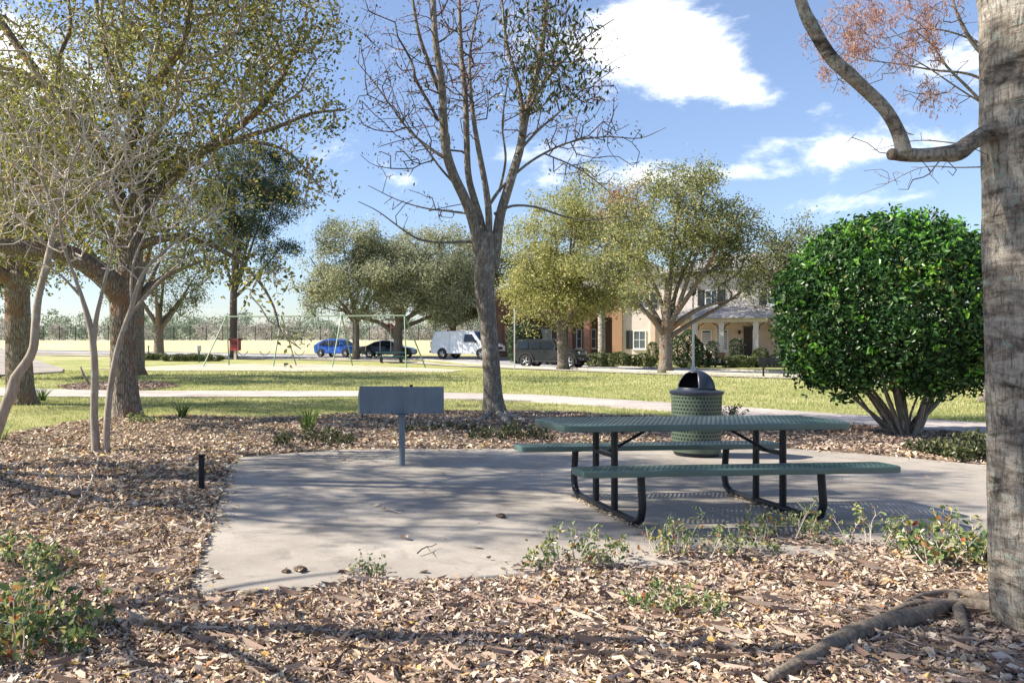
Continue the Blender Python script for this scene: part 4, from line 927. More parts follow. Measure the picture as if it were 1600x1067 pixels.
stick('stick', 'grey weathered stick in the litter below the middle leafy sprigs', 'stick', [(985, 994, .01), (1000, 991, .03), (1016, 992, .02)], .012)
for k, (px, py, sz) in enumerate([(783, 808, .05), (469, 892, .05), (447, 894, .035)]):
    x, y = gp(px, py, .03); mb = MB(); V = []; n = 8
    prof = [(.0, .0), (.7, .05), (1, .35), (.8, .75), (.35, 1), (0, 1.02)]
    mb.lathe([(r * sz * .8, h * sz * .7) for r, h in prof], 9)
    mb.v = [(a * (1 + .25 * math.sin(5 * b / sz + k)), b * (1 + .2 * math.cos(7 * a / sz)), c) for a, b, c in mb.v]
    o = mb.build('clod', M_mulch, smooth=True); o.location = (x, y, .028); tag(o, ['small brown clod on the patio left of the picnic table', 'larger clod at the front edge of the patio', 'smaller clod at the front left of the patio'][k], 'clod')

# grass blades on the nearer lawn
def grass():
    def ok(x, y): return ~inpoly(x, y, MULCH) & ~inpoly(x, y, POLYS['S']) & ~inpoly(x, y, PATH) & ~inpoly(x, y, MULCH2) & ~inpoly(x, y, PAD) & in_view(x, y, 1.5)
    for (d, x0, x1, y0, y1, h, w) in ((620, -8, 16, 12.5, 20, .055, .010), (300, -11, 19, 20, 30, .06, .016), (95, -17, 30, 30, 46, .07, .03)):
        P = area_pts(int(d * (x1 - x0) * (y1 - y0)), x0, x1, y0, y1, ok); n = len(P)
        keep = rl.rand(n) < .65 + .35 * vnoise(P[:, 0], P[:, 1], .8); P = P[keep]; n = len(P)
        z = G(P[:, 0], P[:, 1]) + .0; c = np.column_stack([P, z]); a = rl.uniform(0, 6.28, n); dx = np.column_stack([np.cos(a), np.sin(a), 0 * a])
        lean = rl.randn(n, 3) * .4; lean[:, 2] = 1; hh = (h * rl.uniform(.5, 1.4, n))[:, None]; ww = w * .5
        V = np.stack([c - dx * ww, c + dx * ww, c + lean * hh], 1).reshape(-1, 3); Q = np.arange(n * 3).reshape(-1, 3)
        tag(mesh_np('grass', V, Q, L_grass), kind='stuff')
grass()

# strappy grass clumps
L_strap = leafmat('strap_leaf', [(0.0, (0.05, 0.11, 0.02)), (0.6, (0.13, 0.24, 0.04)), (1.0, (0.42, 0.45, 0.14))], .35, .4)
def clump(px, py, h, n, lab, seed, spread=.35, w=.014, Y=None):
    g = np.random.RandomState(seed); x, y = gp(px, py, .03); t = thing('grass_clump', lab, 'plant', (x, y, .03), 0, 'strappy clumps at the edge of the litter')
    V = []; Q = []
    for k in range(n):
        a = g.uniform(0, 6.28); r0 = g.uniform(0, .10); hh = h * g.uniform(.5, 1.05); sp = spread * g.uniform(.3, 1.2) * hh / h
        p = np.array([r0 * math.cos(a), r0 * math.sin(a), 0]); dr = np.array([math.cos(a + g.randn() * .4), math.sin(a + g.randn() * .4), 0]); sd = np.array([-dr[1], dr[0], 0])
        m = 5; b = len(V)
        for j in range(m + 1):
            u = j / m; c = p + dr * sp * u ** 1.6 + np.array([0, 0, hh * (u - .28 * u ** 3)]); ww = w * (1 - u ** 2) * .5 + .001
            V += [c - sd * ww, c + sd * ww]
            if j: Q.append([b + 2 * j - 2, b + 2 * j - 1, b + 2 * j + 1, b + 2 * j])
    o = mesh_np('blades', np.array(V), np.array(Q), L_strap, t); o['kind'] = 'stuff'
clump(482, 676, .62, 90, 'tall clump of green strappy blades left of the grill', 1)
clump(284, 655, .50, 60, 'strappy green clump beside the large oak trunk', 2, .4)
clump(66, 626, .5, 90, 'yellow-green strappy clump at the foot of the left oak', 3, .5)
clump(-2, 690, .5, 40, 'dark strappy tuft against the crooked stem at the left edge', 4)
# leafy sprigs and sparse low shrubs
L_sprig = leafmat('sprig_leaf', [(0.0, (0.07, 0.12, 0.045)), (0.4, (0.16, 0.225, 0.085)), (0.7, (0.30, 0.36, 0.13)), (0.86, (0.52, 0.47, 0.16)), (0.95, (0.42, 0.18, 0.07)), (1.0, (0.30, 0.05, 0.04))], .35, .35, big=1)
L_sprigdark = leafmat('low_shrub_leaf', [(0.0, (0.03, 0.045, 0.02)), (0.6, (0.08, 0.10, 0.04)), (1.0, (0.20, 0.19, 0.08))], .25, .4, big=1)
def sprigs(px, py, w, d, h, n, lab, seed, leaf=.032, mat=None, per=2, z=.04, lmul=1, grp='low leafy sprigs in the litter', tw=None, fill=0):
    g = np.random.RandomState(seed); x, y = gp(px, py, z); t = thing('low_shrub', lab, 'shrub', (x, y, z), 0, grp)
    mb = []; tips = []; mbx = MB()
    for k in range(n):
        p = np.array([g.uniform(-w / 2, w / 2), g.uniform(-d / 2, d / 2), -.02]); hh = h * g.uniform(.4, 1.1) * (1 - .5 * abs(p[0]) / (w / 2 + .01))
        q = p + np.array([g.randn() * .35 * hh, g.randn() * .35 * hh, hh]); m = (p + q) / 2 + g.randn(3) * hh * .12
        S = catmull(np.array([p, m, q]), .03); mbx.tube(S, np.linspace(.0045, .0015, len(S)), 4)
        nodes = [S[-1]] + [S[int(u * (len(S) - 1))] for u in g.uniform(.35, 1, 3)]
        for nd in nodes[1:]:
            b = nd + np.array([g.randn() * .3, g.randn() * .3, g.uniform(.2, .7)]) * hh * .4; mbx.tube([nd, (nd + b) / 2 + g.randn(3) * .006, b], [.0028, .002, .0012], 4)
            tips += [b, (nd + b) / 2]
        tips.append(S[-1]); tips.append(S[-1] * .85 + p * .15)
    mbx.build('stems', tw or M_paletwig, t)['kind'] = 'stuff' 
    C = scatter(np.array(tips), per, leaf * .45, g)
    if fill: C = np.vstack([C, np.column_stack([g.uniform(-w / 2, w / 2, fill), g.uniform(-d / 2, d / 2, fill), g.uniform(.02, h * .55, fill)])])
    C = C[C[:, 2] > .015]
    o = leaf_mesh('leaves', C, leaf, mat or L_sprig, t, .55, .8, rng=g, five=True)
sprigs(905, 880, .66, .35, .27, 34, 'green sprigs at the patio edge left of the table feet', 1, fill=40)
sprigs(1110, 862, .80, .4, .32, 40, 'sprigs with a pale forked twig before the middle of the picnic table', 2, fill=60)
sprigs(1228, 838, .55, .35, .30, 26, 'thin green sprigs in front of the right table foot', 3, fill=20)
sprigs(1345, 852, .6, .35, .32, 22, 'wispy grey-stemmed sprigs right of the table, few leaves', 4, per=2)
sprigs(1500, 880, .56, .45, .36, 44, 'fullest green sprigs beside the blotched right trunk', 5, leaf=.045, fill=60)
sprigs(1050, 955, .44, .3, .20, 26, 'small yellow and green sprigs alone in the litter below the table', 6, fill=30)
sprigs(575, 902, .22, .12, .16, 8, 'tiny sprig at the front edge of the patio', 7, leaf=.028, per=2)
sprigs(40, 1015, .62, .6, .34, 62, 'nearest green and yellow shrub patch at the bottom left', 8, leaf=.046, fill=60)
sprigs(10, 885, .8, .5, .22, 30, 'yellow-green patch behind the nearest shrub patch at the left edge', 9, leaf=.04, fill=60)
sprigs(1142, 655, .30, .2, .34, 12, 'small upright weed behind the litter bin', 10, leaf=.05, mat=L_sprigdark)
sprigs(490, 694, 1.1, .7, .28, 60, 'dark straggly low shrub at the base of the tall strappy clump', 11, leaf=.045, mat=L_sprigdark, tw=M_twigdark, grp='dark low shrubs behind the patio')
sprigs(800, 686, 1.2, .6, .26, 70, 'dark straggly low shrub near the foot of the leafless forked tree', 12, leaf=.045, mat=L_sprigdark, tw=M_twigdark, grp='dark low shrubs behind the patio')
sprigs(1530, 712, 1.3, 1.1, .30, 150, 'dense dark low shrub right of the round bush, against the trunk', 13, leaf=.055, mat=L_sprigdark, tw=M_twigdark, grp='dark low shrubs behind the patio', fill=1600)
sprigs(700, 672, 1.6, .7, .12, 50, 'brown-green ground patch beyond the grill', 14, leaf=.05, mat=L_sprigdark, tw=M_twigdark, grp='dark low shrubs behind the patio')
sprigs(220, 660, .7, .4, .2, 24, 'little green sprigs around the foot of the large oak', 15, leaf=.05)
# ---------------------------------------------------------------- picnic table, grill, bin
M_black = simple('black_powder_coat', (0.010, 0.012, 0.017), .42, var=.3, scale=12, spec=.35)
M_teal = simple('green_plastic_coating', (0.072, 0.125, 0.115), .36, var=.12, scale=5, spec=.55, coat=.15)
M_bin = simple('olive_green_coating', (0.070, 0.098, 0.068), .40, var=.15, scale=5)
M_dome = simple('black_plastic', (0.020, 0.027, 0.042), .42, var=.3, scale=9)
M_liner = simple('dark_liner', (0.012, 0.012, 0.014), .7)
def steel():
    m, nt, b = newmat('grey_painted_steel'); v = coords(nt, (1, 1, .35)); f = noise(nt, v, 6, 6, .7); g = noise(nt, coords(nt), 3, 3)
    c = ramp(nt, f, [(0.3, (0.115, 0.15, 0.185)), (0.7, (0.165, 0.205, 0.245))]); c = mixcol(nt, ramp(nt, g, [(0.55, (0, 0, 0)), (0.75, (.35, .35, .35))]), c, (0.22, 0.25, 0.28))
    nt.links.new(c, b.inputs['Base Color']); b.inputs['Roughness'].default_value = .55; return m
M_steel = steel()
M_char = simple('charred_iron', (0.02, 0.018, 0.017), .9)
def perf(mapf, nu, nv, us, vs, hr, margin, mirror=False):
    """perforated sheet on [0,us]x[0,vs]: octagonal holes in staggered rows, solid margin all round"""
    V = []; Q = []; cu = (us - 2 * margin) / nu; cv = (vs - 2 * margin) / nv
    def add(pts, fs): n = len(V); V.extend(pts); Q.extend([[i + n for i in f] for f in fs])
    for j in range(nv):
        v0 = margin + j * cv; off = cu * .5 if j % 2 else 0
        nn = nu - (1 if j % 2 else 0)
        if j % 2:
            for a, b in ((margin, margin + off), (us - margin - off, us - margin)): add([(a, v0), (b, v0), (b, v0 + cv), (a, v0 + cv)], [[0, 1, 2, 3]])
        for i in range(nn):
            u0 = margin + off + i * cu; c = (u0 + cu / 2, v0 + cv / 2)
            o = [(u0, v0), (u0 + cu / 2, v0), (u0 + cu, v0), (u0 + cu, v0 + cv / 2), (u0 + cu, v0 + cv), (u0 + cu / 2, v0 + cv), (u0, v0 + cv), (u0, v0 + cv / 2)]
            h = [(c[0] + hr * math.cos(R(225 + 45 * k)), c[1] + hr * math.sin(R(225 + 45 * k))) for k in range(8)]
            add(o + h, [[k, (k + 1) % 8, 8 + (k + 1) % 8, 8 + k] for k in range(8)])
    m = margin
    nn = max(8, nu)
    for a, b, c, d, kk in ((0, us, 0, m, 1), (0, us, vs - m, vs, 1), (0, m, m, vs - m, 0), (us - m, us, m, vs - m, 0)):
        k = nn if kk else 4
        for i in range(k):
            if kk: add([(a + (b - a) * i / k, c), (a + (b - a) * (i + 1) / k, c), (a + (b - a) * (i + 1) / k, d), (a + (b - a) * i / k, d)], [[0, 1, 2, 3]])
            else: add([(a, c + (d - c) * i / k), (b, c + (d - c) * i / k), (b, c + (d - c) * (i + 1) / k), (a, c + (d - c) * (i + 1) / k)], [[0, 1, 2, 3]])
    return [mapf(u, v) for u, v in V], Q
def slab_perf(name, L, W, z, mat, parent, y0=0.0, ch=.06, th=.055, nu=None, nv=None):
    """perforated coated deck with a rolled skirt, corners cut"""
    nu = nu or int(L / .043); nv = nv or int(W / .040)
    def mp(u, v):
        x = u - L / 2; y = v - W / 2
        ex = L / 2 - abs(x); ey = W / 2 - abs(y)
        if ex + ey < ch: 
            k = (ch - ex - ey) / 2; x -= math.copysign(k, x); y -= math.copysign(k, y)
        return (x, y + y0, z)
    V, Q = perf(mp, nu, nv, L, W, .0135, .028)
    o = mesh_np(name, np.array(V), Q, mat, parent)
    sm = o.modifiers.new('thickness', 'SOLIDIFY'); sm.thickness = .006; sm.offset = -1
    # skirt
    c = ch; a, b = L / 2, W / 2; mb = MB()
    loop = [(-a + c, -b), (a - c, -b), (a - c * .3, -b + c * .3), (a, -b + c), (a, b - c), (a - c * .3, b - c * .3), (a - c, b), (-a + c, b), (-a + c * .3, b - c * .3), (-a, b - c), (-a, -b + c), (-a + c * .3, -b + c * .3)]
    n = len(loop); rings = [(0, .001), (.007, -.004), (.008, -.014), (.008, -th), (.002, -th - .004), (-.018, -th - .002), (-.018, -th + .006), (.0, -th + .006), (.0, -.012)]
    V = []
    for off, dz in rings:
        for i, (x, y) in enumerate(loop):
            r = math.hypot(x / a, y / b); nx = x / abs(x) if abs(abs(x) - a) < c * .9 + 1e-6 else 0; ny = y / abs(y) if abs(abs(y) - b) < c * .9 + 1e-6 else 0
            l = math.hypot(nx, ny) or 1; V.append((x + off * nx / l, y + y0 + off * ny / l, z + dz))
    m = len(rings); Fs = [[j * n + i, j * n + (i + 1) % n, ((j + 1) % m) * n + (i + 1) % n, ((j + 1) % m) * n + i] for j in range(m) for i in range(n)]
    mb.add(V, Fs); e = mb.build('edge', mat, o, smooth=True); return o
def picnic_table(loc, rz, lab, grp=None, mats=(M_teal, M_black)):
    t = thing('picnic_table', lab, 'picnic table', loc, rz, grp)
    slab_perf('tabletop', 2.50, .78, .765, mats[0], t, ch=.09, th=.05)
    for s in (-1, 1): slab_perf('bench', 2.55, .27, .475, mats[0], t, y0=s * .77, ch=.05, th=.045)
    for sx in (-1, 1):
        x = sx * .74; r = .030
        pts = [(x, -.70, .425), (x, -.715, .30), (x, -.73, .16), (x, -.70, .075), (x, -.62, .036), (x, -.45, .032), (x, .45, .032), (x, .62, .036), (x, .70, .075), (x, .73, .16), (x, .715, .30), (x, .70, .425)]
        mb = MB(); P = catmull(np.array(pts, float), .05); mb.tube(P, [r] * len(P), 14); f = mb.build('foot_frame', mats[1], t, True)
        for y in (-.20, .20):
            mb = MB(); mb.cyl((x, y, .05), (x, y, .715), .0285, n=14); mb.build('leg', mats[1], t, True)
        mb = MB(); mb.box(x - .022, x + .022, -.36, .36, .702, .7115, b=.003); mb.box(x - .022, x + .022, -.86, -.62, .425, .432); mb.box(x - .022, x + .022, .62, .86, .425, .432); mb.build('bracket', mats[1], t)
        for y in (-.20,):
            mb = MB(); mb.cyl((x - sx * .03, 0, .50), (x - sx * .42, 0, .712), .013, n=8); mb.box(x - .03, x + .03, -.2, .2, .48, .51); mb.build('brace', mats[1], t, True)
    return t
TC = (2.83, 7.42)
picnic_table((TC[0], TC[1], .03), R(6.3), 'teal green perforated picnic table with black pipe legs and two benches')
# loose dry leaves gathered against the feet
c6, s6 = math.cos(R(6.3)), math.sin(R(6.3))
for sx in (-1, 1):
    n = 330; u = sx * .74 + rl.normal(0.02, .04, n) - .03; v = rl.uniform(-.7, .62, n)
    litter('leaf_litter', np.column_stack([TC[0] + u * c6 - v * s6, TC[1] + u * s6 + v * c6]), .032, .4, L_litter, lambda x, y: x * 0 + .036, lift=.02, flat=.5)
# grill
def grill():
    x, y = gp(628, 727, .03); t = thing('park_grill', 'wide blue-grey steel park grill on one post, back towards us', 'grill', (x, y, .03), R(3))
    mb = MB(); mb.cyl((0, 0, -.02), (0, 0, .60), .036, n=18); mb.build('post', M_steel, t, True)
    mb = MB(); mb.box(-.075, .075, -.06, .06, .59, .60, b=.002); mb.cyl((0, 0, .56), (0, 0, .59), .046, n=14); mb.build('bracket', M_steel, t)
    w, h0, h1, d = .49, .602, .925, .36
    mb = MB()
    mb.box(-w, -.006, -.004, .004, h0, h1, b=.0015); mb.box(.006, w, -.004, .004, h0 + .0, h1 - .006, b=.0015); mb.build('back_panel', M_steel, t)
    mb = MB(); mb.box(-.010, .010, -.010, -.0045, h0, h1 + .004, b=.002); mb.build('centre_strip', M_steel, t)
    mb = MB(); mb.box(-w, w, .004, d, h0, h0 + .006); mb.build('tray', M_steel, t)
    for sx in (-1, 1):
        mb = MB(); mb.prism([(.005, h0 + .007), (d, h0 + .007), (d, h1 - .12), (.005, h1)], sx * w - .004, sx * w + .004, 'x'); mb.build('side_panel', M_steel, t)
    mb = MB(); mb.box(-.004, .004, .008, d - .02, h0 + .008, h1 - .08); mb.build('divider', M_steel, t)
    for s in (0, 1):
        mb = MB(); a = -w + .02 if s == 0 else .02
        for k in range(15): mb.cyl((a + k * .0315, .03, .78), (a + k * .0315, d - .01, .78), .005, n=6)
        mb.cyl((a, .03, .778), (a + .441, .03, .778), .007, n=6); mb.cyl((a, d - .01, .778), (a + .441, d - .01, .778), .007, n=6); mb.build('cooking_grate', M_char, t)
    mb = MB(); mb.cyl((-w + .03, .05, h0 - .05), (-w + .03, .05, h0), .008, n=8); mb.build('bolt', M_char, t)
    for bx in (-.38, -.12, .12, .38): mb = MB(); mb.cyl((bx, -.010, h0 + .02), (bx, -.004, h0 + .02), .007, n=8); mb.build('bolt', M_char, t)
    mb = MB(); mb.lathe([(0, 0), (.02, .002), (.022, .012), (.012, .022), (0, .024)], 10, (.11, .0, h1 - .006)); mb.build('knob', M_char, t, True)
grill()
# litter bin
def bin_():
    x, y = gp(1088, 711, .03); t = thing('litter_bin', 'round green perforated litter bin with a black domed lid, behind the picnic table', 'litter bin', (x, y, .03))
    r = .305; us = 2 * math.pi * r
    V, Q = perf(lambda u, v: (r * math.cos(u / r) , r * math.sin(u / r), .15 + v), 44, 14, us, .66, .0125, .0005 if False else .001)
    V = [(a * (1 - .10 * (0.81 - c) / .66 * .4), b * (1 - .10 * (.81 - c) / .66 * .4), c) for a, b, c in V]
    o = mesh_np('perforated_shell', np.array(V), Q, M_bin, t, smooth=True)
    mb = MB(); mb.lathe([(.291, .05), (.293, .05), (.294, .15), (.290, .152)], 48); mb.build('base_band', M_bin, t, True)
    mb = MB(); mb.lathe([(.2, .012), (.27, .012), (.275, .04), (.27, .05), (.2, .05)], 40); 
    for k in range(3): a = k * 2.09 + .5; mb.box(.20 * math.cos(a) - .03, .20 * math.cos(a) + .03, .20 * math.sin(a) - .03, .20 * math.sin(a) + .03, 0, .014)
    mb.build('foot_ring', M_black, t, True)
    mb = MB(); mb.lathe([(0, .06), (.262, .06), (.275, .80), (.268, .80), (.255, .07)], 40); mb.build('liner', M_liner, t, True)
    mb = MB(); mb.lathe([(.296, .775), (.318, .78), (.326, .80), (.326, .815), (.312, .822), (.24, .835), (.232, .845)], 48); mb.build('rim', M_dome, t, True)
    # dome with an opening on the left front
    n, m = 48, 14; V = []; Q = []
    for i in range(m + 1):
        el = i / m * math.pi / 2; rr = .225 * math.cos(el) ** .96 if i < m else 0; zz = .838 + .245 * math.sin(el)
        for k in range(n): V.append((rr * math.cos(2 * math.pi * k / n), rr * math.sin(2 * math.pi * k / n), zz))
    for i in range(m):
        for k in range(n):
            az = 360 * (k + .5) / n; el = 90 * (i + .5) / m
            if abs(az - 212) < 42 and 8 < el < 64: continue
            Q.append([i * n + k, i * n + (k + 1) % n, (i + 1) * n + (k + 1) % n, (i + 1) * n + k])
    o = mesh_np('dome_lid', np.array(V), Q, M_dome, t, smooth=True); s = o.modifiers.new('thickness', 'SOLIDIFY'); s.thickness = .008; s.offset = -1
bin_()
# black path light
def pathlight():
    x, y = gp(315, 767, .04); t = thing('path_light', 'short black bollard light standing in the litter beside the patio', 'path light', (x, y, .04), R(10))
    mb = MB(); mb.box(-.028, .028, -.028, .028, -.02, .335, b=.006); mb.build('post', M_black, t)
    mb = MB(); mb.box(-.036, .036, -.036, .036, .338, .352, b=.004); mb.build('cap', M_black, t)
    for z in (.26, .285, .31): mb = MB(); mb.box(-.031, .031, -.031, .031, z, z + .008); mb.build('louvre', M_black, t)
    mb = MB(); mb.box(.030, .038, -.01, .01, .15, .19); mb.build('clip', M_black, t)
pathlight()

# ---------------------------------------------------------------- swings
M_swing = simple('green_white_pipe', (0.15, 0.25, 0.14), .45, var=.25, scale=2)
M_swingw = simple('pale_pipe', (0.30, 0.38, 0.28), .45, var=.15, scale=2)
M_rubber = simple('black_rubber', (0.03, 0.03, 0.035), .7)
M_chain = simple('steel_chain', (0.42, 0.42, 0.42), .45, metal=.6)
def swings():
    def W(px, Y): return (px - CX) * Y / F
    A = np.array([W(354, 54.6), 54.6]); B = np.array([W(632, 52.6), 52.6]); u = (B - A) / np.linalg.norm(B - A); nrm = np.array([-u[1], u[0]])
    base = np.array([*(A + B) / 2, 0.02]); t = thing('swing_set', 'long pale green pipe swing frame of three bays across the lawn', 'swing set', base)
    zt = 3.14
    mb = MB(); mb.cyl((A[0] - base[0], A[1] - base[1], zt), (B[0] - base[0], B[1] - base[1], zt), .045, n=10); mb.build('top_beam', M_swingw, t, True)
    L = np.linalg.norm(B - A); ax = [0, L / 3 * .95, L * .655, L]
    feet = [((317, 53.4), (358, 56)), ((427, 53.0), (463, 55.8)), ((519, 52.2), (551, 55.0)), ((635, 51.5), (665, 53.0))]
    for k, s in enumerate(ax):
        top = A + u * s
        for px, Y in feet[k]:
            f = np.array([W(px, Y), Y]); mb = MB(); m_ = top + (f - top) * .04
            P = np.array([[*(top - base[:2]), zt - .01], [*(m_ - base[:2]), zt - .09], [*(f - base[:2]), float(G(*f)) - .03]]); mb.tube(P, [.042] * 3, 9); mb.build('leg', M_swing, t, True)
        mb = MB(); mb.lathe([(.055, -.06), (.065, -.05), (.065, .05), (.055, .06)], 10, (*(top - base[:2]), zt)); mb.build('joint', M_swing, t, True)
    sp = []
    for bay in range(3):
        for q in (.30, .70): sp.append(A + u * (ax[bay] + (ax[bay + 1] - ax[bay]) * q))
    for k, c in enumerate(sp):
        r = thing('swing', ['strap swing nearest the red box', 'strap swing, second from the red box', 'strap swing hanging left of the blue car', 'strap swing just in front of the blue car', 'strap swing before the dark coupe', 'strap swing hanging next to the right end legs of the frame'][k], 'swing', (*c, 0), math.atan2(u[1], u[0]), 'strap swings')
        for s in (-1, 1):
            mb = MB(); mb.cyl((s * .33, 0, .95), (s * .33, 0, 3.10), .008, n=4); mb.build('chain', M_chain, r)
            mb = MB(); mb.box(s * .33 - .03, s * .33 + .03, -.03, .03, 3.02, 3.09); mb.build('hanger', M_black, r)
        P = catmull(np.array([[-.33, 0, .97], [-.20, 0, .80], [0, 0, .70], [.20, 0, .80], [.33, 0, .97]], float), .06); V = []; Q = []
        for i, p in enumerate(P):
            V += [(p[0], -.07, p[2]), (p[0], .07, p[2]), (p[0], .07, p[2] + .02), (p[0], -.07, p[2] + .02)]
            if i: a = 4 * (i - 1); Q += [[a + j, a + (j + 1) % 4, a + 4 + (j + 1) % 4, a + 4 + j] for j in range(4)]
        mesh_np('seat', np.array(V), np.array(Q), M_rubber, r)
swings()

# ---------------------------------------------------------------- vehicles
def paint(name, c, rough=.3, metal=.3):
    m, nt, b = newmat(name); v = coords(nt); b.inputs['Base Color'].default_value = (*c, 1); b.inputs['Roughness'].default_value = rough; b.inputs['Metallic'].default_value = metal
    b.inputs['Coat Weight'].default_value = .35; b.inputs['Coat Roughness'].default_value = .06
    nt.links.new(ramp(nt, noise(nt, v, 2.5, 4), [(0.3, tuple(x * .88 for x in c)), (0.7, tuple(min(1, x * 1.08) for x in c))]), b.inputs['Base Color']); return m
M_glass = simple('car_glass', (0.015, 0.022, 0.032), .10, spec=.5)
M_tyre = simple('tyre_rubber', (0.022, 0.022, 0.022), .8)
M_rim = simple('alloy_rim', (0.45, 0.45, 0.46), .3, metal=.8)
M_lamp = simple('lamp_lens', (0.75, 0.76, 0.78), .15, coat=.6)
M_tail = simple('red_lamp', (0.35, 0.02, 0.02), .25, coat=.5)
M_trim = simple('black_trim', (0.025, 0.025, 0.027), .6)
M_plate = simple('number_plate', (0.6, 0.6, 0.58), .5)
def vehicle(name, label, cat, loc, rz, P):
    """P: outline (list of x,z, nose at +x), width, belt height, roof narrowing, wheels, windows"""
    t = thing(name, label, cat, loc, rz)
    W, belt, tap = P['w'] / 2, P['belt'], P['taper']; zt = max(z for x, z in P['outline'])
    def hw(z, x=0):
        w = W - max(0, z - belt) / (zt - belt) * tap - max(0, .45 - z) * .12
        e = min(x - P['x0'], P['x1'] - x); w -= max(0, .35 - e) ** 2 * .9 * P.get('round', 1)
        return w
    O = P['outline']; n0 = len(O); pts = []
    for i in range(n0):
        a, b = O[i], O[(i + 1) % n0]; k = max(1, int(math.dist(a, b) / .18))
        pts += [(a[0] + (b[0] - a[0]) * j / k, a[1] + (b[1] - a[1]) * j / k) for j in range(k)]
    n = len(pts); cx = sum(p[0] for p in pts) / n; cz = sum(p[1] for p in pts) / n; V = []
    ins = .05
    rings = [(-1, 0, ins), (-1, .0, 0.0)]
    def ringp(side, inset, shrink):
        out = []
        for x, z in pts:
            dx, dz = cx - x, cz - z; l = math.hypot(dx, dz) or 1
            X, Z = x + dx / l * shrink, z + dz / l * shrink
            out.append((X, side * (hw(Z, X) - inset), Z))
        return out
    R4 = [ringp(-1, 0, .06), ringp(-1, .05, 0), ringp(1, .05, 0), ringp(1, 0, .06)]
    for r in R4: V += r
    Fs = [list(range(n - 1, -1, -1)), list(range(3 * n, 4 * n))] + [[j * n + i, j * n + (i + 1) % n, (j + 1) * n + (i + 1) % n, (j + 1) * n + i] for j in range(3) for i in range(n)]
    import bmesh
    me = bpy.data.meshes.new('body'); bm = bmesh.new(); vs = [bm.verts.new(v) for v in V]
    for f in Fs[2:]: bm.faces.new([vs[i] for i in f])
    for r_, flip in ((0, 1), (3, 0)):
        es = []
        for i in range(n):
            e = bm.edges.get((vs[r_ * n + i], vs[r_ * n + (i + 1) % n])); es.append(e)
        bmesh.ops.triangle_fill(bm, edges=es, use_beauty=True)
    bmesh.ops.recalc_face_normals(bm, faces=bm.faces)
    for f in bm.faces: f.smooth = True
    for e in bm.edges:
        if len(e.link_faces) == 2 and e.calc_face_angle(0) > R(35): e.smooth = False
    bm.to_mesh(me); bm.free(); me.materials.append(P['paint']); link(bpy.data.objects.new('body', me), t)
    for s in (-1, 1):
        for poly in P['side_windows']:
            for off, m_, nm in ((.006, M_glass, 'window'),):
                mb = MB(); k = len(poly); Vv = [(x, s * (hw(z, x) + off), z) for x, z in poly] + [(x, s * (hw(z, x) - .02), z) for x, z in poly]
                mb.add(Vv, [list(range(k)), list(range(2 * k - 1, k - 1, -1))] + [[i, (i + 1) % k, (i + 1) % k + k, i + k] for i in range(k)]); mb.build(nm, m_, t)
        for (x, z0, z1) in P.get('seams', []):
            mb = MB(); mb.add([(x - .006, s * (hw(z0, x) + .004), z0), (x + .006, s * (hw(z0, x) + .004), z0), (x + .006, s * (hw(z1, x) + .004), z1), (x - .006, s * (hw(z1, x) + .004), z1)], [[0, 1, 2, 3]]); mb.build('door_seam', M_trim, t)
        for (x, z) in P.get('handles', []):
            mb = MB(); y = s * (hw(z, x) + .012); mb.box(x - .09, x + .09, min(y - .01, y + .01), max(y - .01, y + .01), z - .015, z + .015, b=.005); mb.build('door_handle', P.get('handle_mat', P['paint']), t)
        mx_, mz_ = P['mirror']; mb = MB(); y = s * (hw(mz_, mx_) + .10); mb.box(mx_ - .05, mx_ + .07, y - .09, y + .09, mz_ - .05, mz_ + .11, b=.03); mb.build('wing_mirror', P.get('mirror_mat', M_trim), t)
        for x in P['wheels']:
            r = P['wheel_r']; yo = s * (W - .02 + P.get('flare', 0) * .5)
            mb = MB(); a = [(r * 1.16 * math.cos(q), r + .02 + r * 1.16 * math.sin(q)) for q in np.linspace(-.25, math.pi + .25, 14)]
            mb.prism([(x + p, q) for p, q in a], min(s * (W - .2), s * (W + .004)), max(s * (W - .2), s * (W + .004)), 'y')
            if P.get('flare'):
                y0, y1 = sorted((s * (W - .05), s * (W + P['flare'])))
                for (p, q), (p2, q2) in zip(a[:-1], a[1:]):
                    o = lambda u, v, k: (x + u * k, r + .02 + (v - r - .02) * k)
                    mb.prism([o(p, q, 1), o(p2, q2, 1), o(p2, q2, 1.16), o(p, q, 1.16)], y0, y1, 'y')
            mb.build('wheel_arch', M_trim, t)
            mb = MB(); Mx = Matrix.Translation((x, yo, r)) @ Matrix.Rotation(-s * math.pi / 2, 4, 'X'); tw = .22
            mb.lathe([(r * .62, -tw), (r * .95, -tw), (r, -tw + .04), (r, .02), (r * .95, .05), (r * .64, .055), (r * .62, .03)], 22, M=Mx); ty = mb.build('tyre', M_tyre, None, True)
            w = thing('wheel', None, None); del_ = w; w.parent = t; ty.parent = w
            mb = MB(); mb.lathe([(r * .62, .035), (r * .60, .03), (r * .58, -.03)], 20, M=Mx)
            for k in range(5):
                a = k * 2 * math.pi / 5; q = Mx @ Matrix.Rotation(a, 4, 'Z'); mb.box(.03, r * .6, -.035, .035, .005, .035, M=q, b=.005)
            mb.lathe([(0, .045), (.06, .04), (.07, .0)], 12, M=Mx); mb.build('rim', P.get('rim', M_rim), w, True)
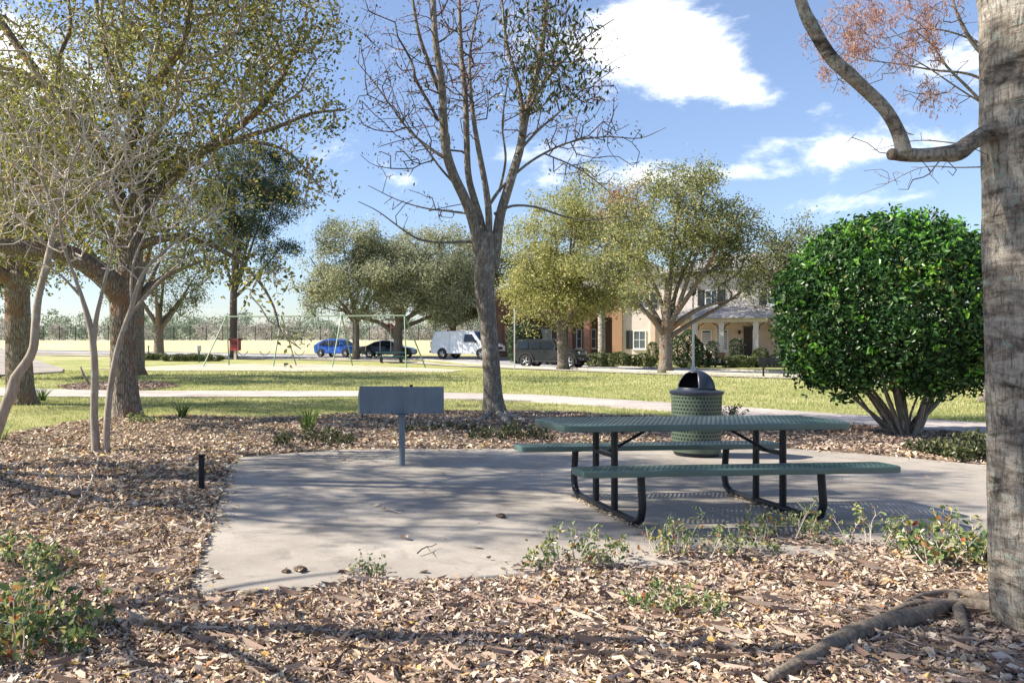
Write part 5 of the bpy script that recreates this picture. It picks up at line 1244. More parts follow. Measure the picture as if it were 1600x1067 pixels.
    for nm, m_, (x0, z0), (x1, z1), wf in P['screens']:
        dx, dz = x1 - x0, z1 - z0; l = math.hypot(dx, dz); nx, nz = dz / l * P['nrm'].get(nm, 1), -dx / l * P['nrm'].get(nm, 1); o = .008; c = .05
        y0, y1 = hw(z0, x0) - wf, hw(z1, x1) - wf
        mb = MB(); F4 = [(x0 + nx * o, -y0, z0 + nz * o), (x0 + nx * o, y0, z0 + nz * o), (x1 + nx * o, y1, z1 + nz * o), (x1 + nx * o, -y1, z1 + nz * o)]
        Bk = [(p[0] - nx * .03, p[1], p[2] - nz * .03) for p in F4]; mb.add(F4 + Bk, [[0, 1, 2, 3], [7, 6, 5, 4]] + [[i, (i + 1) % 4, (i + 1) % 4 + 4, i + 4] for i in range(4)]); mb.build(nm, m_, t)
    for nm, m_, bx in P['bits']:
        x0, x1, y0, y1, z0, z1 = bx
        for s in ((-1, 1) if y0 > 0.001 else (0,)):
            mb = MB(); a, b = (y0, y1) if s == 0 else sorted((s * y0, s * y1)); mb.box(x0, x1, a, b, z0, z1, b=min(.02, (x1 - x0) * .3)); mb.build(nm, m_, t)
    return t
def suv():
    O = [(-2.1, .42), (-2.12, .6), (-2.12, 1.1), (-2.06, 1.74), (-1.95, 1.82), (.35, 1.84), (.48, 1.78), (.86, 1.20), (.95, 1.16), (1.95, 1.08), (2.06, .98), (2.08, .55), (1.95, .46), (1.7, .42), (.9, .40), (-.9, .40)]
    p = paint('dark_grey_metallic_paint', (.013, .015, .016), .35, .1)
    return vehicle('off_road_vehicle', 'boxy dark grey metallic off-road vehicle with chunky tyres parked behind the yellow-green oak', 'car', (12.5, 56.0, float(G(12.5, 56)) + .03), R(-34), dict(
        outline=O, x0=-2.12, x1=2.08, w=1.78, belt=1.18, taper=.10, round=.3, paint=p, wheels=(-1.38, 1.5), wheel_r=.41, flare=.07,
        side_windows=[[(-2.0, 1.22), (-1.25, 1.22), (-1.25, 1.68), (-1.96, 1.68)], [(-1.12, 1.22), (-.42, 1.22), (-.42, 1.68), (-1.12, 1.68)], [(-.32, 1.22), (.60, 1.22), (.34, 1.68), (-.32, 1.68)]],
        seams=[(-1.19, .5, 1.72), (-.37, .5, 1.72), (.66, .5, 1.18)], handles=[(-.55, 1.08), (.25 - .4, 1.08)], mirror=(.62, 1.2), screens=[('windscreen', M_glass, (.84, 1.24), (.50, 1.74), .08)], nrm={'windscreen': 1},
        bits=[('bonnet', p, (.98, 1.98, -.55, .0 + .55, 1.10, 1.19)), ('grille', M_trim, (2.07, 2.11, -.42, .42, .80, 1.05)), ('headlight', M_lamp, (2.07, 2.12, .50, .70, .84, 1.03)), ('bumper', M_trim, (2.05, 2.32, -.85, .85, .46, .66)),
              ('fog_light', M_lamp, (2.30, 2.34, .55, .68, .52, .61)), ('grille_slat', M_rim, (2.10, 2.125, .03, .055, .82, 1.02)), ('grille_slat', M_rim, (2.10, 2.125, .14, .165, .82, 1.02)), ('grille_slat', M_rim, (2.10, 2.125, .25, .275, .82, 1.02)), ('grille_slat', M_rim, (2.10, 2.125, .36, .385, .82, 1.02)), ('side_step', M_trim, (-.9, .95, .86, .98, .36, .44)), ('spare_wheel', M_tyre, (-2.36, -2.13, -.36, .36, .72, 1.44)), ('tail_light', M_tail, (-2.15, -2.11, .72, .86, .95, 1.2))]))
suv()
def van():
    O = [(-2.72, .45), (-2.74, .62), (-2.72, 1.1), (-2.45, 1.98), (-2.3, 2.08), (.75, 2.10), (1.0, 2.02), (1.66, 1.32), (2.45, 1.10), (2.68, .95), (2.74, .62), (2.70, .42), (2.4, .38), (-2.4, .38)]
    p = paint('silver_white_paint', (.68, .69, .71), .35, .1)
    return vehicle('van', 'silver white panel van parked in the street behind the leafless forked tree', 'van', (8.15, 64.6, float(G(8.15, 64.6)) + .03), R(-40), dict(
        outline=O, x0=-2.74, x1=2.74, w=1.98, belt=1.15, taper=.20, round=.8, paint=p, wheels=(-1.62, 1.80), wheel_r=.37,
        side_windows=[[(.28, 1.26), (1.40, 1.26), (.92, 1.82), (.30, 1.82)]], seams=[(.18, .5, 1.95), (1.42, .5, 1.25), (-1.0, .5, 1.95)], handles=[(.38, 1.12)], mirror=(1.35, 1.22), mirror_mat=M_trim,
        screens=[('windscreen', M_glass, (1.62, 1.38), (1.03, 2.00), .16), ('rear_window', M_glass, (-2.66, 1.30), (-2.50, 1.82), .3)], nrm={'windscreen': 1, 'rear_window': -1},
        bits=[('bumper', M_trim, (2.66, 2.80, -.9, .9, .42, .60)), ('bumper', M_trim, (-2.86, -2.70, -.9, .9, .44, .60)), ('grille', M_trim, (2.70, 2.76, -.45, .45, .70, .90)), ('headlight', M_lamp, (2.64, 2.74, .55, .82, .70, .90)), ('tail_light', M_tail, (-2.74, -2.66, .82, .93, .85, 1.30)), ('number_plate', M_plate, (-2.87, -2.855, -.2, .2, .48, .58))]))
van()
def hatch():
    O = [(-2.05, .40), (-2.12, .62), (-2.08, .92), (-1.75, 1.18), (-1.15, 1.44), (-.5, 1.52), (.2, 1.50), (.55, 1.40), (1.2, .98), (1.85, .86), (2.08, .70), (2.12, .42), (1.95, .28), (-1.9, .28)]
    p = paint('bright_blue_paint', (.018, .10, .42), .3, .3)
    return vehicle('hatchback_car', 'bright blue hatchback parked beyond the swings', 'car', (-1.65, 73, float(G(-1.65, 73)) + .03), R(-36), dict(
        outline=O, x0=-2.12, x1=2.12, w=1.76, belt=.92, taper=.24, round=1.0, paint=p, wheels=(-1.32, 1.30), wheel_r=.32,
        side_windows=[[(-1.55, 1.00), (-1.0, .98), (-1.0, 1.36), (-1.12, 1.34)], [(-.92, .98), (-.12, .96), (-.12, 1.42), (-.92, 1.38)], [(-.04, .96), (.98, .96), (.45, 1.36), (.15, 1.42), (-.04, 1.42)]],
        seams=[(-.08, .4, .95), (1.0, .4, .95), (-.96, .5, .95)], handles=[(.05 - .3, .86), (-1.1 + .3, .86)], mirror=(.85, .98), mirror_mat=p,
        screens=[('windscreen', M_glass, (1.14, 1.03), (.60, 1.37), .10), ('rear_window', M_glass, (-1.72, 1.20), (-1.18, 1.43), .14)], nrm={'windscreen': 1, 'rear_window': -1},
        bits=[('headlight', M_lamp, (1.98, 2.08, .50, .78, .58, .72)), ('grille', M_trim, (2.09, 2.13, -.4, .4, .42, .56)), ('tail_light', M_tail, (-2.12, -2.02, .62, .80, .72, .92)), ('number_plate', M_plate, (-2.14, -2.12, -.22, .22, .60, .70))]))
hatch()
def coupe():
    O = [(-2.15, .40), (-2.2, .60), (-2.12, .92), (-1.6, .98), (-1.0, 1.30), (-.35, 1.42), (.3, 1.38), (1.05, .96), (1.8, .84), (2.15, .68), (2.2, .42), (2.0, .28), (-2.0, .28)]
    p = paint('black_green_paint', (.012, .018, .020), .22, .3)
    return vehicle('coupe_car', 'low black car parked past the teal table, behind the blue hatchback\'s nose', 'car', (2.45, 69.8, float(G(2.45, 69.8)) + .03), R(-22), dict(
        outline=O, x0=-2.2, x1=2.2, w=1.80, belt=.92, taper=.26, round=1.0, paint=p, wheels=(-1.36, 1.36), wheel_r=.33,
        side_windows=[[(-1.25, 1.0), (-.72, .98), (-.60, 1.30), (-.92, 1.24)], [(-.62, .98), (.92, .96), (.30, 1.30), (-.35, 1.34), (-.50, 1.32)]],
        seams=[(-.66, .4, .95), (.86, .4, .95)], handles=[(-.4, .85)], mirror=(.72, .98), mirror_mat=p,
        screens=[('windscreen', M_glass, (1.0, 1.00), (.38, 1.34), .10), ('rear_window', M_glass, (-1.52, 1.03), (-1.02, 1.28), .14)], nrm={'windscreen': 1, 'rear_window': -1},
        bits=[('headlight', M_lamp, (2.04, 2.15, .52, .78, .56, .66)), ('tail_light', M_tail, (-2.2, -2.1, .5, .78, .74, .86))]))
coupe()
# ---------------------------------------------------------------- street furniture
M_wood = simple('cream_post', (0.62, 0.56, 0.42), .7)
M_redp = simple('red_paint', (0.34, 0.035, 0.03), .5, var=.25)
M_roofdark = simple('dark_red_roof', (0.12, 0.02, 0.02), .6)
M_galv = simple('galvanised_steel', (0.52, 0.53, 0.52), .45, metal=.4)
M_green = simple('green_utility_plastic', (0.045, 0.10, 0.06), .55)
M_signred = simple('sign_red', (0.42, 0.02, 0.025), .4, var=.05)
M_white = simple('white_paint', (0.78, 0.77, 0.74), .5, var=.05)
M_iron = simple('black_iron', (0.02, 0.02, 0.022), .5)
def ground_at(px, Y): x = (px - CX) * Y / F; return (x, Y, float(G(x, Y)))
def library_box():
    t = thing('book_box', 'small red box with a pitched lid on a cream post under the dark tall tree', 'book box', ground_at(368, 68.5), R(-22))
    mb = MB(); mb.box(-.10, .10, -.10, .10, -.05, .72); mb.build('post', M_wood, t)
    mb = MB(); mb.prism([(-.30, .70), (.30, .70), (.36, .78), (.36, 1.50), (-.36, 1.50), (-.36, .78)], -.26, .26, 'y'); mb.build('box', M_redp, t)
    for x in (-.16, .16): 
        mb = MB(); mb.box(x - .12, x + .12, -.275, -.262, .92, 1.38, b=.003); mb.build('door_pane', M_roofdark, t)
    mb = MB(); mb.prism([(-.47, 1.502), (.47, 1.502), (.40, 1.68), (-.40, 1.68)], -.34, .34, 'y'); mb.build('lid', M_roofdark, t)
library_box()
def marker():
    t = thing('marker_post', 'slim grey-green marker post with a rounded head in front of the low hedge', 'post', ground_at(311, 63), 0)
    mb = MB(); mb.box(-.06, .06, -.05, .05, -.03, .95, b=.01); mb.build('post', M_green, t)
    mb = MB(); mb.box(-.16, .16, -.06, .06, .78, 1.22, b=.05); mb.build('head', M_galv, t)
    for k, (px, Y) in enumerate(((232, 70),)):
        t = thing('marker_post', 'short thin post beside the low forked oak', 'post', ground_at(px, Y)); mb = MB(); mb.cyl((0, 0, 0), (0, 0, 1.0), .05); mb.build('post', M_twigdark, t); mb = MB(); mb.box(-.07, .07, -.07, .07, 1.0, 1.05); mb.build('cap', M_twigdark, t)
marker()
def stop_sign():
    g = ground_at(609, 74); t = thing('stop_sign', 'red octagonal STOP sign with a street name blade, seen between the oak limbs', 'sign', g, R(6))
    mb = MB(); mb.cyl((0, 0, -.05), (0, 0, 3.25), .035, n=8); mb.build('pole', M_galv, t)
    zc = 2.45; o8 = [(.42 * math.cos(R(22.5 + 45 * k)), zc + .42 * math.sin(R(22.5 + 45 * k))) for k in range(8)]; i8 = [(.385 * math.cos(R(22.5 + 45 * k)), zc + .385 * math.sin(R(22.5 + 45 * k))) for k in range(8)]
    mb = MB(); mb.prism(o8, -.050, -.040, 'y'); b = mb.build('border', M_white, t); mb = MB(); mb.prism(i8, -.054, -.0505, 'y'); pl = mb.build('plate', M_signred, t)
    cu = bpy.data.curves.new('lettering', 'FONT'); cu.body = 'STOP'; cu.size = .30; cu.align_x = 'CENTER'; cu.align_y = 'CENTER'; cu.extrude = .002; cu.materials.append(M_white)
    tmp = bpy.data.objects.new('lettering_source', cu); me = bpy.data.meshes.new_from_object(tmp); bpy.data.objects.remove(tmp); me.name = 'lettering'
    o = bpy.data.objects.new('lettering', me); link(o, pl); o.rotation_euler = (R(90), 0, 0); o.location = (0, -.058, zc)
    mb = MB(); mb.box(-.45, .45, -.012, .012, 3.05, 3.27, b=.004); mb.build('street_blade', M_galv, t)
stop_sign()
def pole():
    t = thing('sign_pole', 'bare slim grey pole on the lawn in front of the off-road vehicle', 'pole', ground_at(804, 47.5)); mb = MB(); mb.cyl((0, 0, -.05), (0, 0, 3.4), .034, n=8); mb.build('shaft', M_galv, t); mb = MB(); mb.cyl((0, 0, 3.4), (0, 0, 3.44), .045, n=8); mb.build('cap', M_galv, t)
pole()
def street_lamp():
    t = thing('street_lamp', 'slim pale lamp post with a dark lantern head before the porch', 'street lamp', ground_at(1083, 50))
    mb = MB(); mb.lathe([(.14, 0), (.14, .1), (.09, .2), (.075, .4), (.055, 4.0), (.05, 4.3)], 12); mb.build('post', M_galv, t, True)
    mb = MB(); mb.lathe([(.05, 4.28), (.12, 4.34), (.17, 4.42), (.20, 4.75), (.26, 4.78), (.14, 4.95), (.03, 5.05), (.03, 5.15), (0, 5.16)], 10); mb.build('lantern', M_iron, t, True)
street_lamp()
def slat_bench():
    t = thing('park_bench', 'black slatted bench on the far lawn left of the round bush', 'bench', ground_at(1212, 37.5), R(-10))
    for k in range(4): mb = MB(); mb.box(-.62, .62, -.24 + k * .13, -.24 + k * .13 + .10, .43, .455, b=.006); mb.build('seat_slat', M_iron, t)
    for k in range(3): mb = MB(); mb.box(-.62, .62, .27 + k * .015, .295 + k * .015, .54 + k * .11, .63 + k * .11, b=.006); mb.build('back_slat', M_iron, t)
    for s in (-1, 1):
        mb = MB(); mb.box(s * .50 - .025, s * .50 + .025, -.24, .30, .40, .43); mb.box(s * .50 - .03, s * .50 + .03, -.03, .05, 0, .40); mb.box(s * .5 - .03, s * .5 + .03, -.2, .25, -.02, .02); mb.box(s * .5 - .02, s * .5 + .02, .297, .335, .40, .86); mb.build('leg', M_iron, t)
slat_bench()
def far_table():
    m = simple('teal_coating', (0.06, 0.17, 0.165), .5)
    t = thing('picnic_table', 'teal picnic table under the dusty oaks in front of the black car', 'picnic table', ground_at(611, 61.5), R(4))
    mb = MB(); mb.box(-1.05, 1.05, -.38, .38, .70, .75, b=.01); mb.build('tabletop', m, t)
    for s in (-1, 1): mb = MB(); mb.box(-1.05, 1.05, s * .75 - .14, s * .75 + .14, .42, .46, b=.008); mb.build('bench', m, t)
    for s in (-1, 1): mb = MB(); mb.box(s * .7 - .04, s * .7 + .04, -.75, .75, .0, .06); mb.box(s * .7 - .04, s * .7 + .04, -.2, -.14, .06, .70); mb.box(s * .7 - .04, s * .7 + .04, .14, .2, .06, .70); mb.box(s * .7 - .04, s * .7 + .04, -.75, -.7, .06, .42); mb.box(s * .7 - .04, s * .7 + .04, .7, .75, .06, .42); mb.build('leg', M_iron, t)
far_table()

# black iron fence along the field
def fence():
    Y = 135; x0, x1 = -62, 22; n = int((x1 - x0) / 2.55); t = thing('iron_fence', 'long black picket fence along the top of the dry field', 'fence', (0, Y, float(G(0, Y))))
    mp = MB(); mp.box(-.055, .055, -.055, .055, -.1, 2.25); mp.add([(-.07, -.07, 2.25), (.07, -.07, 2.25), (.07, .07, 2.25), (-.07, .07, 2.25), (0, 0, 2.36)], [[0, 1, 4], [1, 2, 4], [2, 3, 4], [3, 0, 4]]); first = None
    for k in range(n + 1):
        x = x0 + k * 2.55; dz = float(G(x, Y)) - float(G(0, Y))
        if first is None: first = mp.build('post', M_iron, t); o = first
        else: o = first.copy(); COL.objects.link(o)
        o.location = (x, 0, dz)
    for z in (.25, 1.75, 2.0):
        mb = MB(); mb.box(x0, x1, -.02, .02, z, z + .045); mb.build('rail', M_iron, t)
    mb = MB()
    for x in np.arange(x0, x1, .14): mb.box(x - .006, x + .006, -.006, .006, .1, 2.12)
    o = mb.build('pickets', M_iron, t); o['kind'] = 'stuff'
fence()

# woods beyond
L_w1 = leafmat('far_green_leaf', [(0.0, (0.12, 0.17, 0.12)), (0.6, (0.22, 0.28, 0.19)), (1.0, (0.34, 0.38, 0.28))], .2, .7)
L_w2 = leafmat('far_bare_twig', [(0.0, (0.30, 0.28, 0.25)), (0.6, (0.42, 0.40, 0.36)), (1.0, (0.54, 0.50, 0.45))], .2, .8)
def woods():
    g = np.random.RandomState(77)
    for nm, mat, n, hh, Y0, Y1 in (('far_woods', L_w1, 150, 6.6, 200, 260), ('far_woods', L_w2, 80, 4.6, 175, 230), ('far_woods', L_w1, 60, 9.5, 250, 300)):
        C = []
        for k in range(n):
            Y = g.uniform(Y0, Y1); x = g.uniform(-.75, .75) * Y; h = hh * g.uniform(.6, 1.15); r = g.uniform(1.6, 3.2) * (1 if nm else 1)
            z0 = 2.0; cl = ell_pts([(x, Y, z0 + h * .55, r, r, h * .5)], 34, g, shell=.3); C.append(scatter(cl, 13, .55, g))
        C = np.vstack(C); o = leaf_mesh(nm, C[C[:, 2] > 1.9], .55 * Y0 / 200, mat, None, .6, .4, rng=g)
woods()

# hedges and garden plants
L_hedge = leafmat('hedge_leaf', [(0.0, (0.05, 0.075, 0.03)), (0.6, (0.12, 0.15, 0.055)), (1.0, (0.28, 0.30, 0.12))], .3, .5)
L_hdark = leafmat('dark_hedge_leaf', [(0.0, (0.025, 0.05, 0.025)), (0.6, (0.055, 0.09, 0.04)), (1.0, (0.12, 0.16, 0.07))], .25, .45)
def hedge(px0, px1, Y, h, d, lab, mat=L_hedge, name='hedge', cat='hedge', size=.13, dens=800, seed=0, roundy=.35, grp='hedges and shrubs by the house', zb=None):
    g = np.random.RandomState(seed + int(px0)); x0, x1 = (px0 - CX) * Y / F, (px1 - CX) * Y / F; c = ((x0 + x1) / 2, Y, float(G((x0 + x1) / 2, Y)) if zb is None else zb); w = x1 - x0
    t = thing(name, lab, cat, c, 0, grp); n = int(dens * (w * h + w * d))
    P = g.uniform(-1, 1, (n, 3)); q = np.argmax(np.abs(P), 1); keep = g.rand(n) < .8; P[np.arange(n)[keep], q[keep]] = np.sign(P[np.arange(n)[keep], q[keep]])
    nrm = np.linalg.norm(P, axis=1)[:, None]; P = P * (1 - roundy) + P / nrm * roundy * 1.1
    lump = 1 + .10 * np.sin(P[:, :1] * w * 3.1 + 1) + .06 * np.sin(P[:, :1] * w * 8 + P[:, 1:2] * 5)
    P = P * np.array([w / 2, d / 2, h / 2]) * lump; P[:, 2] += h / 2; P = P[P[:, 2] > .02]
    leaf_mesh('foliage', P, size, mat, t, .6, .5, rng=g)
    mb = MB()
    for k in range(max(2, int(w * 2))): x = -w / 2 + (k + .5) * w / max(2, int(w * 2)); mb.cyl((x, 0, -.05), (x + g.randn() * .06, g.randn() * .05, h * .7), .02, .008, n=5)
    mb.build('stems', M_twigdark, t)['kind'] = 'stuff'
hedge(258, 342, 65, .50, 1.2, 'low border hedge between the marker post and the red box', grp='low hedges on the left', size=.14)
hedge(200, 262, 67, .5, 1.2, 'low border hedge just right of the large oak trunk', grp='low hedges on the left', size=.14)

# ---------------------------------------------------------------- the townhouses
def stucco(name, c): return simple(name, c, .9, var=.07, scale=1.5, bmp=.25, bscale=90)
M_st1 = stucco('peach_stucco', (0.68, 0.52, 0.41)); M_st2 = stucco('pale_pink_stucco', (0.74, 0.64, 0.57)); M_st3 = stucco('orange_stucco', (0.40, 0.235, 0.14)); M_st4 = stucco('brown_stucco', (0.17, 0.125, 0.10)); M_st5 = stucco('brick_red_stucco', (0.28, 0.15, 0.11))
M_shingle = simple('grey_shingle', (0.33, 0.305, 0.29), .9, var=.3, scale=9, bmp=.4); M_door = simple('dark_brown_door', (0.05, 0.03, 0.025), .5); M_shut = simple('charcoal_shutter', (0.045, 0.05, 0.055), .6)
M_wglass = simple('window_glass', (0.09, 0.12, 0.15), .08, spec=.9); M_blind = simple('white_blind', (0.62, 0.62, 0.62), .6, var=.03)
HY_ = 61.0
def hx(px, Y=HY_): return (px - CX) * Y / F
def hz(py, Y=HY_): return H + (HY - py) * Y / F
def window(root, px0, px1, py0, py1, Y, panes=(2, 2), shutters=False, blinds=False):
    x0, x1, z0, z1 = hx(px0, Y), hx(px1, Y), hz(py1, Y), hz(py0, Y); o = root.location; f = .07
    mb = MB()
    for a in ((x0, x1, z0, z0 + f), (x0, x1, z1 - f, z1), (x0, x0 + f, z0 + f, z1 - f), (x1 - f, x1, z0 + f, z1 - f)): mb.box(a[0] - o.x, a[1] - o.x, Y - .05 - o.y, Y + .02 - o.y, a[2] - o.z, a[3] - o.z)
    w = mb.build('window', M_white, root)
    nx, nz = panes; cw = (x1 - x0 - 2 * f) / nx; chh = (z1 - z0 - 2 * f) / nz
    for i in range(nx):
        for j in range(nz):
            mb = MB(); a = x0 + f + i * cw + .012; b = z0 + f + j * chh + .012; mb.box(a - o.x, a + cw - .024 - o.x, Y - .02 - o.y, Y - .008 - o.y, b - o.z, b + chh - .024 - o.z); mb.build('pane', M_wglass, w)
    if nx > 1 or nz > 1:
        mb = MB()
        for i in range(1, nx): a = x0 + f + i * cw; mb.box(a - .02 - o.x, a + .02 - o.x, Y - .035 - o.y, Y - .006 - o.y, z0 + f - o.z, z1 - f - o.z)
        for j in range(1, nz): b = z0 + f + j * chh; mb.box(x0 + f - o.x, x1 - f - o.x, Y - .038 - o.y, Y - .0055 - o.y, b - .02 - o.z, b + .02 - o.z)
        mb.build('glazing_bar', M_white, w)
    if blinds:
        k = int((z1 - z0 - 2 * f) / .16)
        for q in range(k): 
            b = z0 + f + .02 + q * .16; mb = MB(); mb.box(x0 + f + .02 - o.x, x1 - f - .02 - o.x, Y - .034 - o.y, Y - .021 - o.y, b - o.z, b + .10 - o.z); mb.build('slat', M_blind, w)
    mb = MB(); mb.box(x0 - .06 - o.x, x1 + .06 - o.x, Y - .10 - o.y, Y - .001 - o.y, z0 - .07 - o.z, z0 - .002 - o.z); mb.build('sill', M_white, w)
    if shutters:
        for s, e in ((-1, x0), (1, x1)):
            if shutters == 'left' and s == 1: continue
            a, b = (e - .45, e - .03) if s < 0 else (e + .03, e + .45); mb = MB(); mb.box(a - o.x, b - o.x, Y - .05 - o.y, Y - .005 - o.y, z0 - o.z, z1 - o.z, b=.008)
            for q in range(9): zz = z0 + .08 + q * (z1 - z0 - .16) / 9; mb.box(a + .05 - o.x, b - .05 - o.x, Y - .062 - o.y, Y - .0505 - o.y, zz - o.z, zz + .07 - o.z)
            mb.build('shutter', M_shut, root)
def house():
    zg = .32; Yf = 61.0
    # right-hand peach house
    r = thing('townhouse', 'peach two-storey townhouse with a columned porch, grey porch roof and dark door', 'house', (hx(1150), Yf, zg), R(-25)); r.scale.x = 1.10; o = r.location
    def B(name, m, x0, x1, y0, y1, z0, z1, b=0, par=r): mb = MB(); mb.box(x0 - o.x, x1 - o.x, y0 - o.y, y1 - o.y, z0 - o.z, z1 - o.z, b=b); return mb.build(name, m, par)
    X0, X1 = hx(1058), hx(1330); zf = hz(482); ze = hz(420)
    B('wall', M_st1, X0, X1, Yf, Yf + 9, zg - .2, zf); B('wall', M_st2, X0 - .003, X1 + .003, Yf - .003, Yf + 9.003, zf + .12, ze); B('trim', M_white, X0 - .03, X1 + .03, Yf - .04, Yf + 9.04, zf + .001, zf + .119)
    # hip roof
    mb = MB(); e = .5; zr = hz(388); mb.add([(X0 - e - o.x, -e, ze + .002 - o.z), (X1 + e - o.x, -e, ze + .002 - o.z), (X1 + e - o.x, 9 + e, ze + .002 - o.z), (X0 - e - o.x, 9 + e, ze + .002 - o.z), (X0 + 4 - o.x, 4.5, zr - o.z), (X1 - 4 - o.x, 4.5, zr - o.z)], [[0, 1, 5, 4], [1, 2, 5], [2, 3, 4, 5], [3, 0, 4], [3, 2, 1, 0]]); mb.build('roof', M_shingle, r)
    B('fascia', M_white, X0 - e, X1 + e, Yf - e - .03, Yf - e, ze - .16, ze + .0)
    # porch
    Yp = 58.6; px0, px1 = hx(1092, Yp), hx(1216, Yp); zb = hz(503, Yp); B('porch_beam', M_st2, px0, px1, Yp, Yp + .3, zb, zb + .32)
    mb = MB(); zt = hz(478); mb.add([(px0 - .3 - o.x, Yp - .35 - o.y, zb + .325 - o.z), (px1 + .3 - o.x, Yp - .35 - o.y, zb + .325 - o.z), (px1 + .3 - o.x, -.01, zt - o.z), (px0 - .3 - o.x, -.01, zt - o.z), (px0 - .3 - o.x, Yp - .35 - o.y, zb + .24 - o.z), (px1 + .3 - o.x, Yp - .35 - o.y, zb + .24 - o.z), (px1 + .3 - o.x, -.01, zb + .24 - o.z), (px0 - .3 - o.x, -.01, zb + .24 - o.z)], [[0, 1, 2, 3], [4, 5, 1, 0], [5, 6, 2, 1], [7, 4, 0, 3], [7, 6, 5, 4]]); mb.build('porch_roof', M_shingle, r)
    B('porch_floor', M_path, px0, px1, Yp - .1, Yf - .01, zg - .2, zg + .10)
    for px in (1121, 1156, 1201):
        x = hx(px, Yp); c = B('column', M_st2, x - .15, x + .15, Yp + .01, Yp + .29, zg + .52, zb - .003, .02); B('column_base', M_st5, x - .21, x + .21, Yp - .04, Yp + .34, zg - .2, zg + .519, .01)
        for s in (-1, 1):
            mb = MB(); P = [(x + s * .16 - o.x, Yp + .15 - o.y, zb - .55 - o.z), (x + s * .22 - o.x, Yp + .15 - o.y, zb - .25 - o.z), (x + s * .5 - o.x, Yp + .15 - o.y, zb - .06 - o.z)]; mb.tube(P, [.035] * 3, 6); mb.build('bracket', M_door, r)
    d = B('door', M_door, hx(1160), hx(1171), Yf - .06, Yf - .004, zg + .10, hz(512), .01); mb = MB(); mb.cyl((hx(1162) - o.x, -.11, 1.05), (hx(1162) - o.x, -.06, 1.05), .04); mb.build('handle', M_galv, d)
    B('door_frame', M_st4, hx(1158.6), hx(1172.4), Yf - .05, Yf - .002, hz(511.8), hz(509.5))
    B('wall_lamp', M_iron, hx(1154.5) - .07, hx(1154.5) + .07, Yf - .16, Yf - .002, hz(522), hz(516), .02)
    window(r, 1104, 1118, 515, 549, Yf, (1, 1), False, True); window(r, 1124, 1140, 515, 549, Yf, (1, 1), False, True)
    window(r, 1109, 1126, 452, 477, Yf - .004, (2, 2), True); window(r, 1190, 1210, 450, 477, Yf - .004, (2, 2), True); window(r, 1250, 1268, 450, 477, Yf - .004, (2, 2), True)
    mb = MB(); mb.prism([(hx(1204, 60) - o.x, hz(503, 60) - o.z), (hx(1209, 60) - o.x, hz(503, 60) - o.z), (hx(1236, 60) - o.x, hz(548, 60) - o.z), (hx(1231, 60) - o.x, hz(552, 60) - o.z)], 60 - o.y, 60.8 - o.y, 'y'); mb.build('sloping_rail', M_st2, r)
    # pink unit with shutter
    r = thing('townhouse', 'pale pink townhouse section with a charcoal shutter beside a white window, behind the spreading oak', 'house', (hx(1020), 59.5, zg), R(-25)); r.scale.x = 1.10; o = r.location
    Y2 = 59.5
    mb = MB(); mb.box(hx(985, Y2) - o.x, hx(1056, Y2) - o.x, 0, 9, -.2, hz(425, Y2) - o.z); mb.build('wall', M_st2, r)
    mb = MB(); a, b, zz, zr = hx(985, Y2) - o.x - .4, hx(1056, Y2) - o.x + .4, hz(425, Y2) - o.z + .003, hz(398, Y2) - o.z; mb.add([(a, -.4, zz), (b, -.4, zz), (b, 9.4, zz), (a, 9.4, zz), ((a + b) / 2, -.4, zr), ((a + b) / 2, 9.4, zr)], [[0, 1, 4], [2, 3, 5], [1, 2, 5, 4], [3, 0, 4, 5], [3, 2, 1, 0]]); mb.build('roof', M_shingle, r)
    window(r, 1001, 1020, 515, 546, Y2, (2, 2), 'left'); window(r, 1008, 1026, 452, 478, Y2, (2, 2), True)
    mb = MB(); mb.box(hx(1026, Y2) - o.x, hx(1034, Y2) - o.x, -.25, -.005, -.2, hz(500, Y2) - o.z, b=.02); mb.build('pilaster', M_st1, r)
    r.location = (21.7, 63.4, zg)
    # orange and brown unit
    r = thing('townhouse', 'brown and orange townhouse entry recess behind the yellow-green oak', 'house', (hx(940), 60, zg), R(-25)); r.scale.x = 1.10; o = r.location; Y3 = 60.0
    def B3(name, m, a, b, y0, y1, p0, p1): mb = MB(); mb.box(hx(a, Y3) - o.x, hx(b, Y3) - o.x, y0, y1, (-.2 if p1 is None else hz(p1, Y3) - o.z), hz(p0, Y3) - o.z); return mb.build(name, m, r)
    B3('wall', M_st4, 780, 984, 2.2, 10, 440, None); B3('upper_wall', M_st5, 779.9, 984, .9, 2.19, 440, 492); 
    B3('pillar', M_st3, 970, 984.5, -.3, .9, 430, None); B3('pillar', M_st5, 926, 935, 0, .8, 480, None); B3('pillar', M_st5, 902, 908, 0, .8, 480, None); B3('pillar', M_st1, 889, 893, 0, .6, 480, None); B3('pillar', M_st5, 788, 796, 0, .8, 480, None)
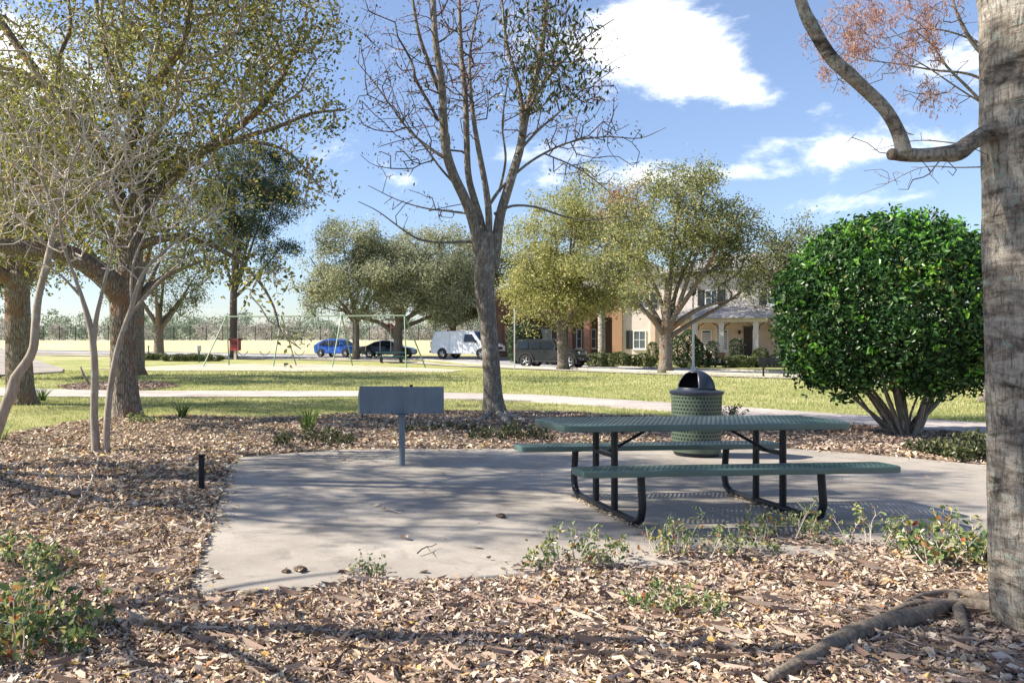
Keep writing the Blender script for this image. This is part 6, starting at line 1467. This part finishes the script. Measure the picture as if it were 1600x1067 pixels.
    mb = MB(); a, b, zz, zr = hx(779, Y3) - o.x - .4, hx(984, Y3) - o.x, hz(440, Y3) - o.z + .003, hz(410, Y3) - o.z; mb.add([(a, .3, zz), (b, .3, zz), (b, 10.4, zz), (a, 10.4, zz), (a + 3, 5, zr), (b, 5, zr)], [[0, 1, 5, 4], [1, 2, 5], [2, 3, 4, 5], [3, 0, 4], [3, 2, 1, 0]]); mb.build('roof', M_shingle, r)
    window(r, 894, 903, 512, 545, Y3 + 2.19, (1, 2)); window(r, 909, 925, 512, 545, Y3 + 2.19, (2, 2)); window(r, 838, 856, 512, 545, Y3 + 2.19, (2, 2))
    B3('door', M_door, 938, 947, 2.1, 2.19, 508, None)
    r.location = (18.0, 65.2, zg)
house()
hedge(918, 948, 57.3, .9, 1.0, 'hedge left of the pale slim trunk before the brown entry', seed=1)
hedge(948, 985, 57, .95, 1.1, 'light green hedge right of the pale slim trunk', seed=2)
hedge(982, 1022, 57, .85, 1.0, 'yellow-green hedge under the window with one shutter', seed=3)
hedge(1012, 1026, 58, 1.5, 1.0, 'tall narrow shrub at the pale pilaster', seed=4)
hedge(1052, 1094, 56.5, 2.2, 1.8, 'rounded dark small tree before the porch, behind the lamp post', L_hdark, 'small_tree', 'tree', seed=5, roundy=.9, size=.14)
hedge(1086, 1108, 57.3, 1.05, .9, 'dark shrub right of the lamp post', L_hdark, seed=6, roundy=.7)
hedge(1105, 1120, 57.3, 1.6, .8, 'dark clipped block hedge beside the left porch column', L_hdark, seed=7, roundy=.1)
hedge(1141, 1159, 57.6, 1.75, .8, 'dark clipped block hedge below the middle porch column', L_hdark, seed=8, roundy=.1)
hedge(1133, 1176, 56.6, .75, .9, 'low olive hedge in front of the dark door', seed=9)
hedge(1176, 1200, 56.8, 1.2, .9, 'loose light shrub left of the right porch column', seed=10, roundy=.7)
hedge(1202, 1226, 56.2, .85, .9, 'low shrub right of the right porch column', L_hdark, seed=11, roundy=.6)
hedge(798, 842, 60.5, 2.8, 2, 'dark evergreen mass behind the off-road vehicle', L_hdark, seed=12, roundy=.6, size=.18, dens=500)
hedge(856, 905, 59.3, .9, .8, 'hedge behind the bonnet of the off-road vehicle', L_hdark, seed=13)
